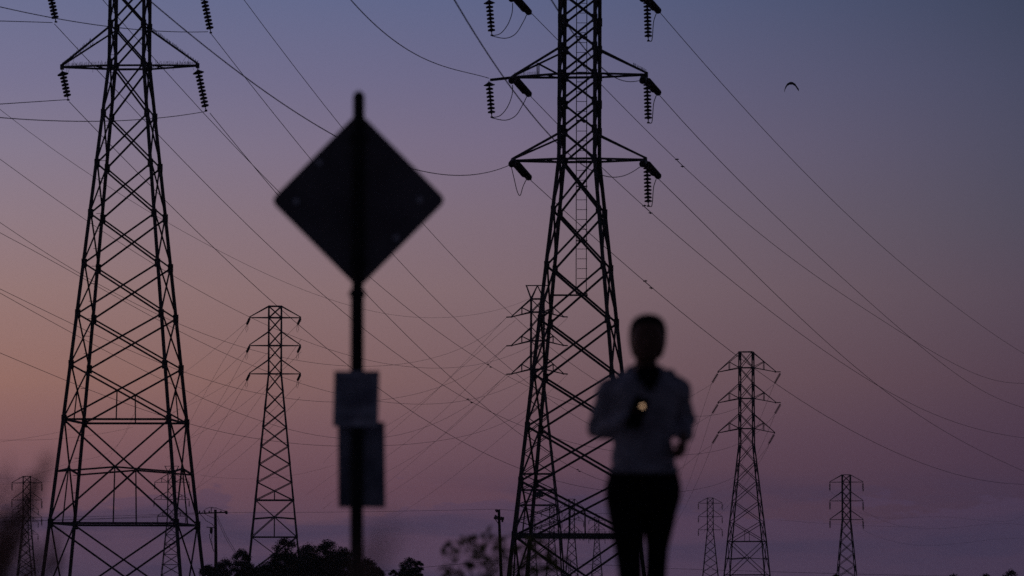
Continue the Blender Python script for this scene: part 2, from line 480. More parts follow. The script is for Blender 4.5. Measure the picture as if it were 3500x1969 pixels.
# dead-end strings, hung strings and jumpers
def wcurve(pts, r, name, parent, Yd):
    mm = MB(); q = []
    pp = [Vector((a, b, 0)) for a, b in pts]
    pp = [pp[0]] + pp + [pp[-1]]
    for i in range(1, len(pp)-2):
        for k in range(6):
            t_ = k/6; p0, p1, p2, p3 = pp[i-1:i+3]
            q.append(0.5*((2*p1)+(-p0+p2)*t_+(2*p0-5*p1+4*p2-p3)*t_*t_+(-p0+3*p1-3*p2+p3)*t_**3))
    q.append(pp[-1])
    mm.tube([tl(P(a.x, a.y, Yd)) for a in q], r, 5)
    return mm.build(name, M['wire'], parent)
for side, T, E, o, ar in ends:
    dyp = {548:0, 258:-285, -22:-565}[ar['py']]
    for off in (-.09, .09):
        mi = MB()
        if side < 0:
            a = P(1757, 552+dyp, YB-.1); b = P(1804, 606+dyp, YB+1.35)
        else:
            a = P(2203, 552+dyp, YB-.1); b = P(2246, 601+dyp, YB+1.35)
        d = Vector((off, 0, off*-.7))
        ins_mesh(mi, tl(a+d), tl(b+d), r=.14, pitch=.146, n=12)
        mi.build('insulator_string', M['porcelain'], o)
    mi = MB()
    if side < 0: a = P(1756, 552+dyp, YB-.2); b = P(1748, 562+dyp, YB-1.7)
    else: a = P(2200, 552+dyp, YB-.2); b = P(2196, 562+dyp, YB-1.7)
    ins_mesh(mi, tl(a), tl(b), r=.14, n=12); mi.build('insulator_string', M['porcelain'], o)
    if side > 0:
        mi = MB(); ins_mesh(mi, tl(P(2211, 560+dyp, YB)), tl(P(2216, 702+dyp, YB)), r=.152, n=12)
        mi.build('insulator_string', M['porcelain'], o)
        wcurve([(2216,703+dyp),(2226,706+dyp),(2230,690+dyp),(2234,640+dyp),(2243,612+dyp)], .017, 'jumper_wire', o, YB+.3)
    elif ar['py'] < 500:
        mi = MB(); d2 = -285-dyp
        ins_mesh(mi, tl(P(1671, 276-d2, YB)), tl(P(1681, 398-d2, YB)), r=.152, hat=True, n=12)
        mi.build('insulator_string', M['porcelain'], o)
        wcurve([(1681,402-d2),(1710,395-d2),(1735,365-d2),(1750,325-d2),(1752,290-d2)], .017, 'jumper_wire', o, YB-.5)
        wcurve([(1681,403-d2),(1727,411-d2),(1763,395-d2),(1790,352-d2),(1798,335-d2),(1806,322-d2)], .017, 'jumper_wire', o, YB+.6)
    else:
        wcurve([(1748,572),(1757,610),(1768,655),(1778,668),(1787,640),(1796,620),(1804,607)], .017, 'jumper_wire', o, YB)
    # bird spikes on some arms
    if (side, ar['py']) in ((1, 258), (-1, 258)):
        m = MB(); A = Vector((side*W(ar['top'])/2, 0, zz(ar['top']))) if side > 0 else Vector((side*W(258)/2, 0, zz(258)))
        for i in range(30):
            q = T.lerp(A, (.28 if side > 0 else .5)*i/30)+Vector((0, 0, .04)); m.bar(q, q+Vector((random.uniform(-.04, .04), 0, .16)), .009)
        tag(m.build('bird_spikes', M['steel'], o), kind='stuff')
    if (side, ar['py']) == (-1, 258):
        m = MB()
        for x_ in (1836, 1842): m.bar(tl(P(x_, 215, YB)), tl(P(x_, 268, YB)), .04)
        m.bar(tl(P(1838, 217, YB)), tl(P(1905, 252, YB)), .07); m.build('arm_post', M['steel'], o)

# ================================================================== middle distance towers
def classic(label, group, cx, top, body, arms_py, half, Y, wbot, phi=2, strings='hang', leg=.12, dg=.065, sp=None, **k):
    """straight head with three flat crossarms, tapering below the lowest"""
    sp = sp or arms_py[1]-arms_py[0]
    nodes = [top]
    for i, a in enumerate(arms_py):
        prev = nodes[-1]
        if i == 0: nodes.append(a)
        else: nodes += [(prev+a)/2, a]
    y = arms_py[-1]; wd = body; slope = (wbot[1]-body)/(wbot[0]-y)
    s = FPX/Y; g = 2086+CAMZ*s
    step = k.pop('step', body*1.38)
    gi = k.pop('girts', ()); fixed = k.pop('nodes_', None)
    while y < g-step*0.6 and len(nodes) < 40:
        y = y+step*(1+.02*(len(nodes)-6)); 
        nodes.append(min(y, g))
    if nodes[-1] < g: nodes.append(g)
    if fixed: nodes = fixed
    gi2 = tuple(min(nodes, key=lambda q: abs(q-z_)) for z_ in gi)
    arms = []
    for i, a in enumerate(arms_py):
        tp = top if i == 0 else (arms_py[i-1]+a)/2
        st = None
        if strings == 'hang': st = [(0, 1.3, 0), (.05, 1.45, 0)]
        arms.append(dict(py=a, top=tp, tip=[(-half, a), (half, a)], string=st))
    return tower('lattice_pylon', label, group, cx, top, Y, phi, [(top, body), (arms_py[-1], body), wbot], nodes, arms, girts=gi2, hangs=gi2, leg=leg, dg=dg, **k)

G1 = 'distant pylons across the marsh'
rC = classic('slim pylon with three flat crossarms standing left of the signpost', G1, 940.5, 1047, 43, [1086,1181.5,1278], 87, 490, (1836,154), phi=.8, strings=None, leg=.17, dg=.095, girts=(1710,1836), nodes_=[1047,1086,1134,1181.5,1230,1278,1338,1401,1461,1526,1587,1649,1710,1836,1960,2097], mids=((1710,1836),))
root, base, rz, s, zz, W, ends = rC
for side, T, E, o, ar in ends:
    mi = MB(); a = T+Vector((0, .05, -.05)); ins_mesh(mi, a, a+Vector((-.32*1, 1.0, -.62)), r=.14, n=8)
    mi.build('insulator_string', M['porcelain'], o)
    mi = MB(); q = a+Vector((-.32, 1.0, -.62)); mi.tube([q, q+Vector((-.12, 0, -.5)), q+Vector((-.05, 0, -.85)), q+Vector((.12, 0, -.5)), q+Vector((.1, 0, 0))], .02, 5); mi.build('jumper_wire', M['wire'], o)

# tower D : right, sloping arms and wind-blown strings
YD = 550.0
nodesD = [1203,1257,1310,1362,1415,1465,1520,1580,1646,1715,1784,1851,1971,2097]
aD = lambda c, t_, r: dict(py=c, top=t_, tip=[(-98,c+14),(100 if r else 96,c+15)], post=True, ext={1:(118,c+15)} if r else {}, string=[(-.75,1.22,0),(-.75,1.28,0)])
rD = tower('lattice_pylon', 'dark lattice pylon with drooping arms and slanted insulators right of the jogger', G1, 2551, 1203, YD, 8,
  [(1203,45),(1520,47),(1851,117),(1971,138)], nodesD,
  [aD(1257,1205,True), aD(1362,1312,True), aD(1465,1415,False)], girts=(1851,1965), hangs=(1851,), leg=.16, dg=.085,
  mids=((1851,1971),))
# tower E : behind tower B
YE = 560.0
nodesE = [1022,1067,1116,1165,1213,1262,1312,1365,1425,1485,1550,1620,1675,1727,1780,1829,1960,2097]
aE = lambda c, t_: dict(py=c, top=t_, tip=[(-88,c+16),(88,c+16)], post=True, ext={-1:(-107,c+17), 1:(104,c+17)}, string=None)
rE = tower('lattice_pylon', 'grey pylon with forked top seen through the big pylon behind the jogger', G1, 1837, 1022, YE, 3,
  [(1022,43),(1312,45),(1829,155),(1960,172)], nodesE, [aE(1067,1022), aE(1165,1120), aE(1262,1215)], girts=(1620,1675,1727,1829), top_v=(976,76), leg=.2, dg=.115)
# tower G : behind tower A
rG = tower('lattice_pylon', 'distant forked-top pylon seen through the right legs of the left pylon', G1, 587, 1614, 938, 3,
  [(1614,25),(1764,27),(1969,66)], [1614,1648,1677,1707,1735,1764,1796,1828,1860,1895,1930,1965,2000,2092],
  [dict(py=1648,top=1620,tip=[(-58,1649),(60,1649)],post=True,string=[(0,1.35,0)]*2), dict(py=1707,top=1680,tip=[(-60,1707),(60,1708)],post=True,string=[(0,1.35,0)]*2),
   dict(py=1764,top=1738,tip=[(-48,1765),(48,1765)],post=True,string=[(0,1.3,0)]*2)], girts=(1828,1860,1895,1930), top_v=(1593.5,47), leg=.16, dg=.1)
classic('faint pylon at the far left edge, taller of the two there', G1, 92, 1628.5, 25, [1650.5,1709,1768], 50.5, 840, (1969,62), phi=3, leg=.15, dg=.09)
def droop(label, cx, top, body, arms_py, half, Y, wbot, phi=4):
    nodes = [top] + [q for a, b in zip([top]+arms_py, arms_py) for q in ((a+b)/2, b)][1:]
    y = arms_py[-1]; g = 2086+CAMZ*FPX/Y
    while y < g-20: y += body*1.5; nodes.append(min(y, g))
    if nodes[-1] < g: nodes.append(g)
    sp = arms_py[1]-arms_py[0]
    tower('lattice_pylon', label, G1, cx, top, Y, phi, [(top, body), (arms_py[-1], body), wbot], nodes,
      [dict(py=a, top=a-sp*.5, tip=[(-half,a+sp*.14),(half,a+sp*.14)], post=True, string=[(0,1.3,0)]*2) for a in arms_py], leg=.15, dg=.09)
droop('faint pylon at the far left edge, lower one half hidden by dry grass', 88, 1700, 18, [1736,1779,1822], 43, 1150, (1969,46))
rI = classic('small pylon just left of the pylon with slanted insulators', G1, 2427.5, 1702, 20, [1720,1766,1811], 40.5, 1050, (1969,52), phi=2, leg=.17, dg=.1)
rH = classic('small lone pylon nearest the right edge of the sky', G1, 2892.5, 1623, 27.5, [1648,1712,1776], 56.5, 755, (1969,62), phi=6, leg=.16, dg=.09)
droop('tiny pylon beside the jogger, third from the left in the far row', 1954, 1706, 19, [1729,1776,1821], 41, 1120, (1969,42))
droop('tiny pylon in the far row framed by the legs of the ladder pylon', 1886, 1722, 15.5, [1744,1783,1821], 35, 1250, (1969,38))
classic('tiny pylon in the far row closest to the jogger', G1, 2040, 1767, 14, [1779,1811,1843], 27.5, 1500, (1969,36), phi=3, leg=.2, dg=.12)
classic('tiny pylon in the far row, leftmost behind the ladder pylon', G1, 1822, 1764, 12, [1778,1811,1844], 25, 1560, (1969,28), phi=3, leg=.2, dg=.12)
classic('minute pylon low on the horizon behind the ladder pylon, lowest of all', G1, 1947, 1914, 8, [1922,1936,1950], 16, 2600, (1969,12), phi=3, leg=.2, dg=.14)

# ================================================================== wooden poles
YP = 470.0; sP = FPX/YP
b0 = P(738, 1750, YP); b0.z = 0
pr_ = empty('utility_pole', b0); tag(pr_, 'dark wooden utility pole with crossarm and guy wires right of the left pylon', 'utility pole')
def pp(px, py, dy=0, Yc=YP, bb=b0): return P(px, py, Yc+dy)-bb
m = MB(); m.tube([(0, 0, 0), pp(738, 1900), pp(736, 1742)], [.19, .165, .14], 10); m.build('pole', M['timber'], pr_)
m = MB(); m.bar(pp(676, 1755, -.2), pp(778, 1751, -.2), .15, .13)
m.bar(pp(722, 1736, -.2), pp(740, 1736, -.2), .06); m.bar(pp(722, 1736, -.2), pp(722, 1752, -.2), .08)
m.bar(pp(700, 1757, -.25), pp(733, 1772, -.25), .05)
ca = m.build('crossarm', M['timber'], pr_)
m = MB()
for x_ in (682, 700, 715, 755, 770, 775):
    q = pp(x_, 1752, -.2); m.lathe(q, (0, 0, 1), [(0, .03), (.05, .09), (.1, .06), (.14, .09), (.2, .03)], 8)
q = pp(774, 1754, -.2); m.ball(q, (.14, .12, .12))
m.build('insulator', M['porcelain'], ca)
m = MB(); m.bar(pp(706, 1802, -.3), pp(735, 1804, -.3), .1, .09); m.lathe(pp(722, 1804, -.3), (0, 0, -1), [(0, .12), (.2, .16), (.5, .14), (.62, .06)], 8)
m.build('switch_bracket', M['post'], pr_)
def cabl(pts, r, parent, bb, Yc, name='cable'):
    mm = MB(); mm.tube([P(a, b, Yc)-bb for a, b in pts], r, 5); return mm.build(name, M['wire'], parent)
cabl([(684,1758),(695,1768),(704,1780),(716,1786),(726,1792),(731,1800)], .03, pr_, b0, YP-.4)
cabl([(716,1825),(717,1840),(724,1853),(726,1872),(731,1885)], .04, pr_, b0, YP-.4)
cabl([(724,1820),(725,1835),(719,1850),(726,1870)], .03, pr_, b0, YP-.4)
cabl([(690,1752),(705,1738),(720,1734),(740,1737),(772,1748)], .025, pr_, b0, YP-.3)
cabl([(742,1763),(775,1835),(808,1890),(850,1960),(925,2085)], .02, pr_, b0, YP+.2, 'guy_wire')
cabl([(742,1775),(770,1838),(803,1893),(845,1965),(915,2085)], .02, pr_, b0, YP+.2, 'guy_wire')

b1 = P(1710, 1750, 430); b1.z = 0
pq = empty('utility_pole', b1); tag(pq, 'slightly leaning wooden utility pole left of the ladder pylon', 'utility pole')
m = MB(); m.tube([P(1716, 2086, 430)*1 - b1 - Vector((0, 0, .4)), P(1713, 1969, 430)-b1, P(1705, 1742, 430)-b1], [.17, .15, .125], 10); m.build('pole', M['timber'], pq)
m = MB(); m.bar(P(1692, 1744, 429.7)-b1, P(1703, 1744, 429.7)-b1, .14); m.bar(P(1694, 1749, 429.7)-b1, P(1703, 1749, 429.7)-b1, .12)
m.bar(P(1690, 1772, 428.5)-b1, P(1720, 1776, 431.5)-b1, .13, .14); m.bar(P(1693, 1775, 429)-b1, P(1705, 1792, 429.8)-b1, .05)
ca = m.build('crossarm', M['timber'], pq)
m = MB()
for x_, y_ in ((1691,1770),(1694,1764),(1698,1767),(1714,1770),(1720,1771),(1717,1781)):
    m.ball(P(x_, y_, 429.5)-b1, (.1, .1, .12), 8, 6)
m.build('insulator', M['porcelain'], ca)

# ================================================================== wires
RES = []
def wire(label, d0, d1, r, pts, group='overhead power lines', name='power_line', damp=(), deg=2, mp_='wire'):
    """d0/d1 = (photo column, distance): the line is straight in plan; height follows its sag"""
    p = [K(*q) for q in pts]
    A = P(d0[0], 1000, d0[1]); B = P(d1[0], 1000, d1[1])
    ax, ay, bx, by = A.x, A.y, B.x, B.y
    def t_at(px):
        u = (px-1750)/FPX     # x = u*(y*k) ; approximate with k from the pitched axis
        # depth along the view axis ~ y*CT + (z)*ST ; use the row-free form
        k = u/CT
        return (k*ay-ax)/((bx-ax)-k*(by-ay))
    T_, Z_ = [], []
    for x, y in p:
        t_ = t_at(x)
        for _ in range(3):
            Yc = ay+(by-ay)*t_
            q = P(x, y, Yc)
            # refine so that q lies on the plan line
            k = q.x/q.y; t_ = (k*ay-ax)/((bx-ax)-k*(by-ay))
        T_.append(t_); Z_.append(P(x, y, ay+(by-ay)*t_).z)
    T_ = np.array(T_); Z_ = np.array(Z_)
    Yc = ay+(by-ay)*T_
    wgt = 1.0/Yc; wgt[0] *= 3; wgt[-1] *= 3
    for dg_ in range(2, 7):
        dg_ = min(dg_, max(1, len(p)-2))
        cf = np.polyfit(T_, Z_, dg_, w=wgt)
        res = np.abs(np.polyval(cf, T_)-Z_)*FPX/Yc
        if res.max() < 3.5: break
    RES.append((label, [round(float(v), 1) for v in res]))
    mm = MB(); n = 44
    ts = np.linspace(T_[0], T_[-1], n+1)
    # rows evenly spread in the picture matter less than in the world: refine towards the camera
    V = [Vector((ax+(bx-ax)*t_, ay+(by-ay)*t_, float(np.polyval(cf, t_)))) for t_ in ts]
    org = V[0].copy()
    mm.tube([v-org for v in V], r, 5)
    o = mm.build(name, M[mp_]); o.location = org
    tag(o, label, 'power line', group)
    for k_, x, y in damp:
        x, y = K(k_, x, y); t_ = t_at(x)
        c_ = Vector((ax+(bx-ax)*t_, ay+(by-ay)*t_, float(np.polyval(cf, t_)))); d_ = (V[1]-V[0]).normalized()
        q = V[min(n-1, int((t_-T_[0])/(T_[-1]-T_[0])*n))]; q2 = V[min(n, int((t_-T_[0])/(T_[-1]-T_[0])*n)+1)]; d_ = (q2-q).normalized()
        m2 = MB(); sc_ = .22
        e0 = c_-d_*.9; e1 = c_+d_*.9
        m2.tube([e0, e1], .02, 5)
        for e, sg in ((e0, 1), (e1, -1)):
            m2.tube([e, e+Vector((0, 0, .09*sg))], .02, 5); m2.tube([e+Vector((-.09, 0, .03*sg)), e+Vector((.09, 0, .05*sg))], .028, 5)
        m2.v = [tuple(Vector(v)-org) for v in m2.v]
        m2.build('vibration_damper', M['steel'], o)
    return o
RA = .014
GA = 'conductors strung from the left pylon'
wire('line sagging from the left pylon lower left insulator out to the left edge', (-250,120), (231,YA), RA, [('S',-250,372),('K1',0,733),('K1',240,725),('K1',475,705)], GA)
wire('line crossing behind the left pylon body from its lower right insulator to the left edge', (-250,120), (711,YA), RA, [('S',-250,375),('K1',0,832),('K1',400,857),('K1',730,857),('K1',1200,825),('K1',1465,787)], GA)
wire('line leaving the left pylon upper left insulator nearly level to the left edge', (-250,120), (184,YA), RA, [('S',-250,66),('K1',0,147),('K1',200,157),('K1',370,160)], GA)
wire('line from the left pylon upper right insulator rising to the top left corner', (-250,120), (715,YA), RA, [('S',-250,-40),('K1',0,48),('K1',380,130),('K1',770,187),('K1',1070,217),('K1',1470,225)], GA)
dD = lambda x, y=0: (x, YD)
wire('line from the left pylon upper left insulator descending behind the signpost to the right', (190,YA), (2646,YD), RA, [('K1',385,170),('K1',560,345),('K1',750,560),('K1',1000,840),('K1',1350,1190),('K1',1600,1449),('K2',1863,460),('K4',535,1449),('K5',600,130),('K5',890,350),('K5',1205,565),('K8',430,400),('K8',650,490),('K8',1000,550),('K8',1480,592),('K9',0,757),('K9',210,690),('K9',410,530)], GA, damp=[('K5',1205,565)], deg=3)
wire('line from the left pylon lower left insulator descending right, lowest of its six', (236,YA), (2628,YD), RA, [('K1',490,720),('K1',860,1110),('K1',1200,1449),('K2',1160,170),('K2',1520,520),('K2',1863,840),('K5',590,375),('K5',860,560),('K5',1120,745),('K5',1346,860),('K8',350,690),('L1',1000,180),('L1',1690,260),('K8',1490,865),('K9',0,952),('K9',200,870),('K9',380,700)], GA, deg=3)
wire('line from the left pylon lower right insulator passing behind the sign lower left edge', (714,YA), (2433,YD), RA, [('K1',1485,800),('K1',1700,1060),('K1',1863,1260),('K4',270,845),('K5',680,10),('K5',1000,335),('K5',1346,640),('K8',205,322),('K8',430,480),('K8',600,595),('K8',780,705),('K8',980,790),('S',2200,1655),('S',2330,1600),('S',2433,1523)], GA, damp=[('K8',780,705)], deg=3)
wire('line entering at the top beside the left pylon and passing through its body', (350,YA), (2433,YD), RA, [('S',300,-60),('K1',725,0),('K1',960,270),('K1',1250,600),('K1',1430,780),('K1',1780,1155),('K4',285,835),('K4',820,1340),('K5',790,0),('K5',1160,280),('K7',0,1255),('K7',150,1350),('K8',230,0),('K8',550,165),('K8',740,235),('S',2150,1412),('S',2280,1390),('S',2433,1313)], GA, damp=[('K7',150,1350)], deg=3)
wire('line from the left pylon upper right insulator running behind the sign upper left', (718,YA), (2433,YD), RA, [('K1',1490,235),('K1',1700,500),('K1',1863,715),('K4',200,275),('K4',480,635),('K4',975,1205),('K5',995,0),('K5',1250,240),('K7',200,1285),('K7',390,1449),('K8',560,180),('K8',700,280),('K8',860,385),('S',2150,1500),('S',2260,1505),('S',2364,1460),('S',2433,1418)], GA, deg=3)
wire('line dropping from the top edge to the right side of the sign', (836,YA*1.05), (2646,YD), RA, [('S',790,-60),('K1',1730,0),('K4',335,0),('K4',680,440),('K4',1160,1015),('K5',1300,0),('K7',150,830),('K7',430,1100),('K7',700,1290),('K7',900,1449),('S',2040,1305),('S',2300,1418),('K9',0,530),('K9',210,490),('K9',407,358)], GA, deg=3)
GE = 'lines sagging from the left edge to the fork-topped pylon'
dl = (-100,235)
wire('highest of the lines from the left edge, reaching the fork top of the distant pylon', dl, (1812,YE), .012, [('S',-100,292),('K1',0,785),('K1',350,1040),('K1',665,1250),('K2',860,130),('K2',1180,335),('K2',1520,515),('K2',1863,690),('K4',465,1449),('K5',600,65),('K5',950,125),('K5',1100,130),('K5',1346,90),('L3',1000,100),('L3',1165,38)], GE, deg=3)
wire('line from the left edge passing just over the slim pylon upper left arm tip', dl, (1941,YE), .014, [('S',-100,470),('K1',0,1120),('K2',160,0),('K2',620,325),('K2',1220,710),('K2',1770,1003),('K5',240,195),('K5',600,325),('K5',850,375),('K5',1020,388),('L3',720,520),('L3',1160,378),('K7',640,1075),('K7',700,1010)], GE, deg=3)
wire('line from the left edge dipping then rising to the forked pylon upper left arm', dl, (1730,YE), .014, [('S',-100,690),('K2',0,335),('K2',590,690),('K2',870,880),('K2',1260,1050),('K2',1600,1175),('K5',180,310),('K5',590,380),('K5',900,362),('L3',310,495),('L3',670,390),('L3',920,255),('L3',995,178)], GE, deg=3)
wire('line from the left edge crossing the slim pylon between its middle and lower arms', dl, (1941,YE), .014, [('S',-100,745),('K2',0,405),('K2',440,640),('K2',870,890),('K2',1230,1080),('K2',1560,1250),('K5',240,425),('K5',500,512),('L3',90,770),('L3',350,792),('L3',600,777),('L3',1155,595),('K7',640,1270),('K7',700,1212)], GE, deg=3)
wire('line from the left edge ending at the forked pylon middle left arm', dl, (1730,YE), .014, [('S',-100,940),('K2',0,805),('K2',440,1010),('K2',900,1235),('K3',1300,5),('K3',1863,160),('K5',270,540),('K5',510,560),('L3',90,765),('L3',320,725),('L3',600,635),('L3',850,500),('L3',995,378)], GE, deg=3)
wire('line from the left edge ending at the forked pylon lowest left arm', dl, (1730,YE), .014, [('S',-100,945),('K2',0,815),('K2',540,1135),('K2',1100,1430),('K3',1420,180),('K3',1863,350),('K5',270,695),('K5',530,750),('L3',140,1025),('L3',400,955),('L3',700,815),('L3',920,655),('L3',995,580)], GE, deg=3)
wire('lowest of the lines from the left edge passing behind the hanging papers', dl, (1941,YE), .014, [('S',-100,1165),('K2',0,1245),('K3',300,0),('K3',690,155),('K3',1180,325),('K3',1600,440),('K3',1863,483),('K5',300,770),('L3',130,1077),('L3',390,1072),('L3',620,1035),('L3',900,950),('L3',1135,830),('K8',640,95),('K8',700,25)], GE, deg=3)
GB = 'lines fanning right from the ladder pylon'
dr = (3500,430)
wire('line sweeping to the right edge from the ladder pylon top right insulator', (2252,YB), dr, RA, [('K6',1350,80),('K6',1656,430),('K12',825,0),('K12',1450,600),('K12',1860,930),('K12',2174,1140),('S',3600,1245)], GB)
wire('line sweeping right from the ladder pylon middle right insulator', (2252,YB), dr, RA, [('K6',1350,670),('K6',1656,1005),('K12',425,0),('K12',860,440),('K12',1240,780),('K12',1590,1090),('K12',2174,1440),('S',3600,1440)], GB)
wire('line sweeping right from the ladder pylon lower right insulator', (2249,YB), dr, RA, [('K6',1343,1262),('K12',160,175),('K12',600,610),('K12',1000,1000),('K12',1360,1310),('K10',1060,0),('K10',1500,280),('K10',2037,535),('S',3600,1640)], GB)
wire('line with dampers running right from the ladder pylon top left insulator', (1810,YB), dr, RA, [('K6',437,82),('K6',635,290),('K6',940,600),('K6',1200,860),('K6',1490,1150),('K12',190,0),('K12',500,290),('K12',860,600),('K12',1230,845),('K12',1600,1090),('K12',2174,1305),('S',3600,1325)], GB, damp=[('K6',1500,1158)], deg=3)
wire('line with dampers running right from the ladder pylon middle left insulator', (1808,YB), dr, RA, [('K6',435,675),('K6',630,865),('K6',950,1190),('K6',1230,1449),('K7',1260,240),('K12',500,680),('K12',950,1040),('K12',1400,1335),('K10',1165,0),('K10',1500,130),('K10',1850,220),('K10',2037,245),('S',3600,1502)], GB, damp=[('K7',1270,250)], deg=3)
wire('line with dampers from the ladder pylon lower left insulator passing behind the right pylon top', (1805,YB), dr, RA, [('K6',430,1265),('K6',595,1410),('K7',585,160),('K7',940,470),('K7',1260,775),('K7',1656,1090),('K9',0,40),('K9',170,165),('K9',430,360),('K9',1000,695),('K10',700,270),('K10',1040,430),('K10',1400,545),('K10',1700,620),('K10',2037,652),('S',3600,1662)], GB, damp=[('K7',1275,785)], deg=3)
GT = 'thick near lines coming to the ladder pylon'
wire('thick blurred line slanting from the top left behind the sign to the ladder pylon', (480,95), (1748,YB-1.7), RA, [('S',440,-60),('K1',1070,15),('K1',1863,640),('K4',300,280),('K4',630,480),('K4',1110,685),('K4',1300,716),('K4',1449,722),('K6',140,1225),('K6',300,1165)], GT, deg=3)
wire('thick line dropping steeply from the top edge through the ladder pylon body', (1530,80), (2196,YB-1.7), RA, [('S',1530,-40),('K6',0,155),('K6',240,540),('K6',400,740),('K6',580,960),('K6',760,1130),('K6',940,1240),('K6',1040,1250),('K6',1150,1225),('K6',1225,1175)], GT, deg=3)
wire('line entering above the ladder pylon and ending at its middle right arm', (1860,80), (2196,YB-1.7), RA, [('S',1860,-40),('K6',590,0),('K6',640,75),('K6',780,290),('K6',940,470),('K6',1060,560),('K6',1150,578),('K6',1225,568)], GT, deg=3)
wire('line curving from the top edge down to the ladder pylon left outrigger', (1150,110), (1670,YB), RA, [('S',1150,-60),('F',880,0),('F',1020,120),('F',1140,175),('F',1230,197)], GT)
# far bundle of lines fanning down to the horizon
GF = 'faint lines descending from the slim pylon'
cg = lambda *p: [*p]
fans = [
 ('L2',[(510,205),(360,330),(60,570),(-60,650)],'faint line from the slim pylon upper left insulator, flatter of its pair'),
 ('L2',[(505,230),(360,440),(220,700),(120,880),(0,1100)],'faint line from the slim pylon upper left insulator, steeper of its pair'),
 ('L2',[(510,400),(300,600),(60,800),(-60,880)],'faint line from the slim pylon middle left insulator, flatter of its pair'),
 ('L2',[(505,425),(380,660),(200,960),(60,1180)],'faint line from the slim pylon middle left insulator, steeper of its pair'),
 ('L2',[(510,600),(320,800),(130,1000),(-60,1170)],'faint line from the slim pylon lower left insulator, flatter of its pair'),
 ('L2',[(505,625),(390,820),(300,980),(150,1230),(80,1350)],'faint line from the slim pylon lower left insulator, steeper of its pair'),
 ('L2',[(890,200),(650,430),(390,630),(0,840),(-80,875)],'faint line from the slim pylon upper right insulator crossing its body'),
 ('L2',[(890,420),(650,640),(420,840),(100,1030),(-80,1100)],'faint line from the slim pylon middle right insulator crossing its body'),
 ('L2',[(890,620),(640,880),(420,1080),(130,1290),(-60,1400)],'faint line from the slim pylon lower right insulator crossing its body'),
 ('L2',[(880,740),(590,1040),(350,1240),(130,1400),(40,1460)],'faint lowest line crossing behind the slim pylon legs'),
 ('L2',[(890,330),(700,580),(500,900),(270,1200),(130,1420)],'faint steep line behind the slim pylon from its right side')]
for k_, pts, lb in fans:
    p0 = K(k_, *pts[0]); p1 = K(k_, *pts[-1])
    wire(lb, (p1[0], 1000), (p0[0], 492), .0165, [(k_, x, y) for x, y in pts], GF)
GF2 = 'faint lines descending left from the fork-topped pylon'
fans = [
 ([(920,255),(750,440),(540,660),(150,1000),(-100,1200),(-420,1430)],'faint line falling left from the forked pylon upper left arm'),
 ([(1060,195),(800,420),(600,600),(310,840),(130,950),(-300,1210)],'faint line falling left from behind the forked pylon upper arm'),
 ([(920,455),(700,690),(410,960),(135,1170),(-300,1460)],'faint line falling left from the forked pylon middle left arm'),
 ([(920,655),(740,850),(460,1070),(130,1280),(-300,1530)],'faint line falling left from the forked pylon lowest left arm'),
 ([(1150,480),(1000,590),(690,890),(540,1000),(150,1350),(-100,1560)],'faint line crossing just under the forked pylon lowest arm tip'),
 ([(1200,640),(1150,680),(840,930),(640,1090),(150,1430),(0,1520)],'faint line falling left from the forked pylon waist'),
 ([(1200,820),(1130,880),(830,1140),(410,1449),(200,1590)],'lowest faint line falling left from the forked pylon')]
for pts, lb in fans:
    p0 = K('L3', *pts[0]); p1 = K('L3', *pts[-1])
    wire(lb, (p1[0], 1050), (p0[0], YE), .0165, [('L3', x, y) for x, y in pts], GF2)
wire('short link from the forked pylon upper left arm tip', (1694,YE+1), (1730,YE), .02, [('L3',920,255),('L3',960,215),('L3',997,176)], GF2)
wire('short link from the forked pylon middle left arm tip', (1694,YE+1), (1730,YE), .02, [('L3',920,455),('L3',960,417),('L3',997,378)], GF2)
wire('short link from the forked pylon lowest left arm tip', (1694,YE+1), (1730,YE), .02, [('L3',920,655),('L3',960,617),('L3',997,578)], GF2)
GF3 = 'faint lines dropping from the slanted insulators'
for pts, lb in [
 ([(52,355),(20,450),(0,510),(-70,720),(-130,900),(-200,1090)],'faint steep line from the right pylon upper left insulator'),
 ([(52,530),(30,600),(0,700),(-60,870),(-130,1040)],'faint steep line from the right pylon middle left insulator'),
 ([(57,705),(30,770),(0,840),(-50,960),(-110,1080),(-200,1200)],'faint steep line from the right pylon lower left insulator'),
 ([(410,358),(360,470),(300,640),(230,800),(150,960)],'faint line from the right pylon upper right insulator through its body'),
 ([(412,535),(350,680),(280,820),(160,1000),(60,1110)],'faint line from the right pylon middle right insulator through its body'),
 ([(380,705),(330,800),(240,930),(100,1100),(0,1210)],'faint line from the right pylon lower right insulator through its body')]:
    p0 = K('K9', *pts[0]); p1 = K('K9', *pts[-1])
    wire(lb, (p1[0], 1040), (p0[0], YD), .0165, [('K9', x, y) for x, y in pts], GF3)
GH = 'level lines near the horizon'
wire('level line strung between the two wooden poles', (776,470), (1702,430), .014, [('S',776,1752),('K5',0,1122),('K5',580,1122),('K5',1000,1114),('K5',1330,1107),('S',1700,1740)], GH)
wire('line running right from the leaning wooden pole behind the ladder pylon', (1700,430), (2200,400), .014, [('S',1704,1741),('K8',330,985),('S',1900,1752),('S',2200,1756)], GH)
wire('line from the left edge to the wooden pole crossarm, upper of three', (-80,430), (690,470), .014, [('S',-80,1768),('L4',0,835),('L4',620,826),('L4',1236,812),('S',684,1752)], GH)
wire('line from the left edge to the wooden pole crossarm, middle of three', (-80,430), (700,470), .014, [('S',-80,1786),('L4',0,880),('L4',620,860),('L4',1236,835),('S',700,1753)], GH)
wire('line from the left edge to the wooden pole crossarm, lowest of three', (-80,430), (715,470), .014, [('S',-80,1790),('L4',0,868),('L4',620,865),('L4',1236,838),('S',715,1753)], GH)
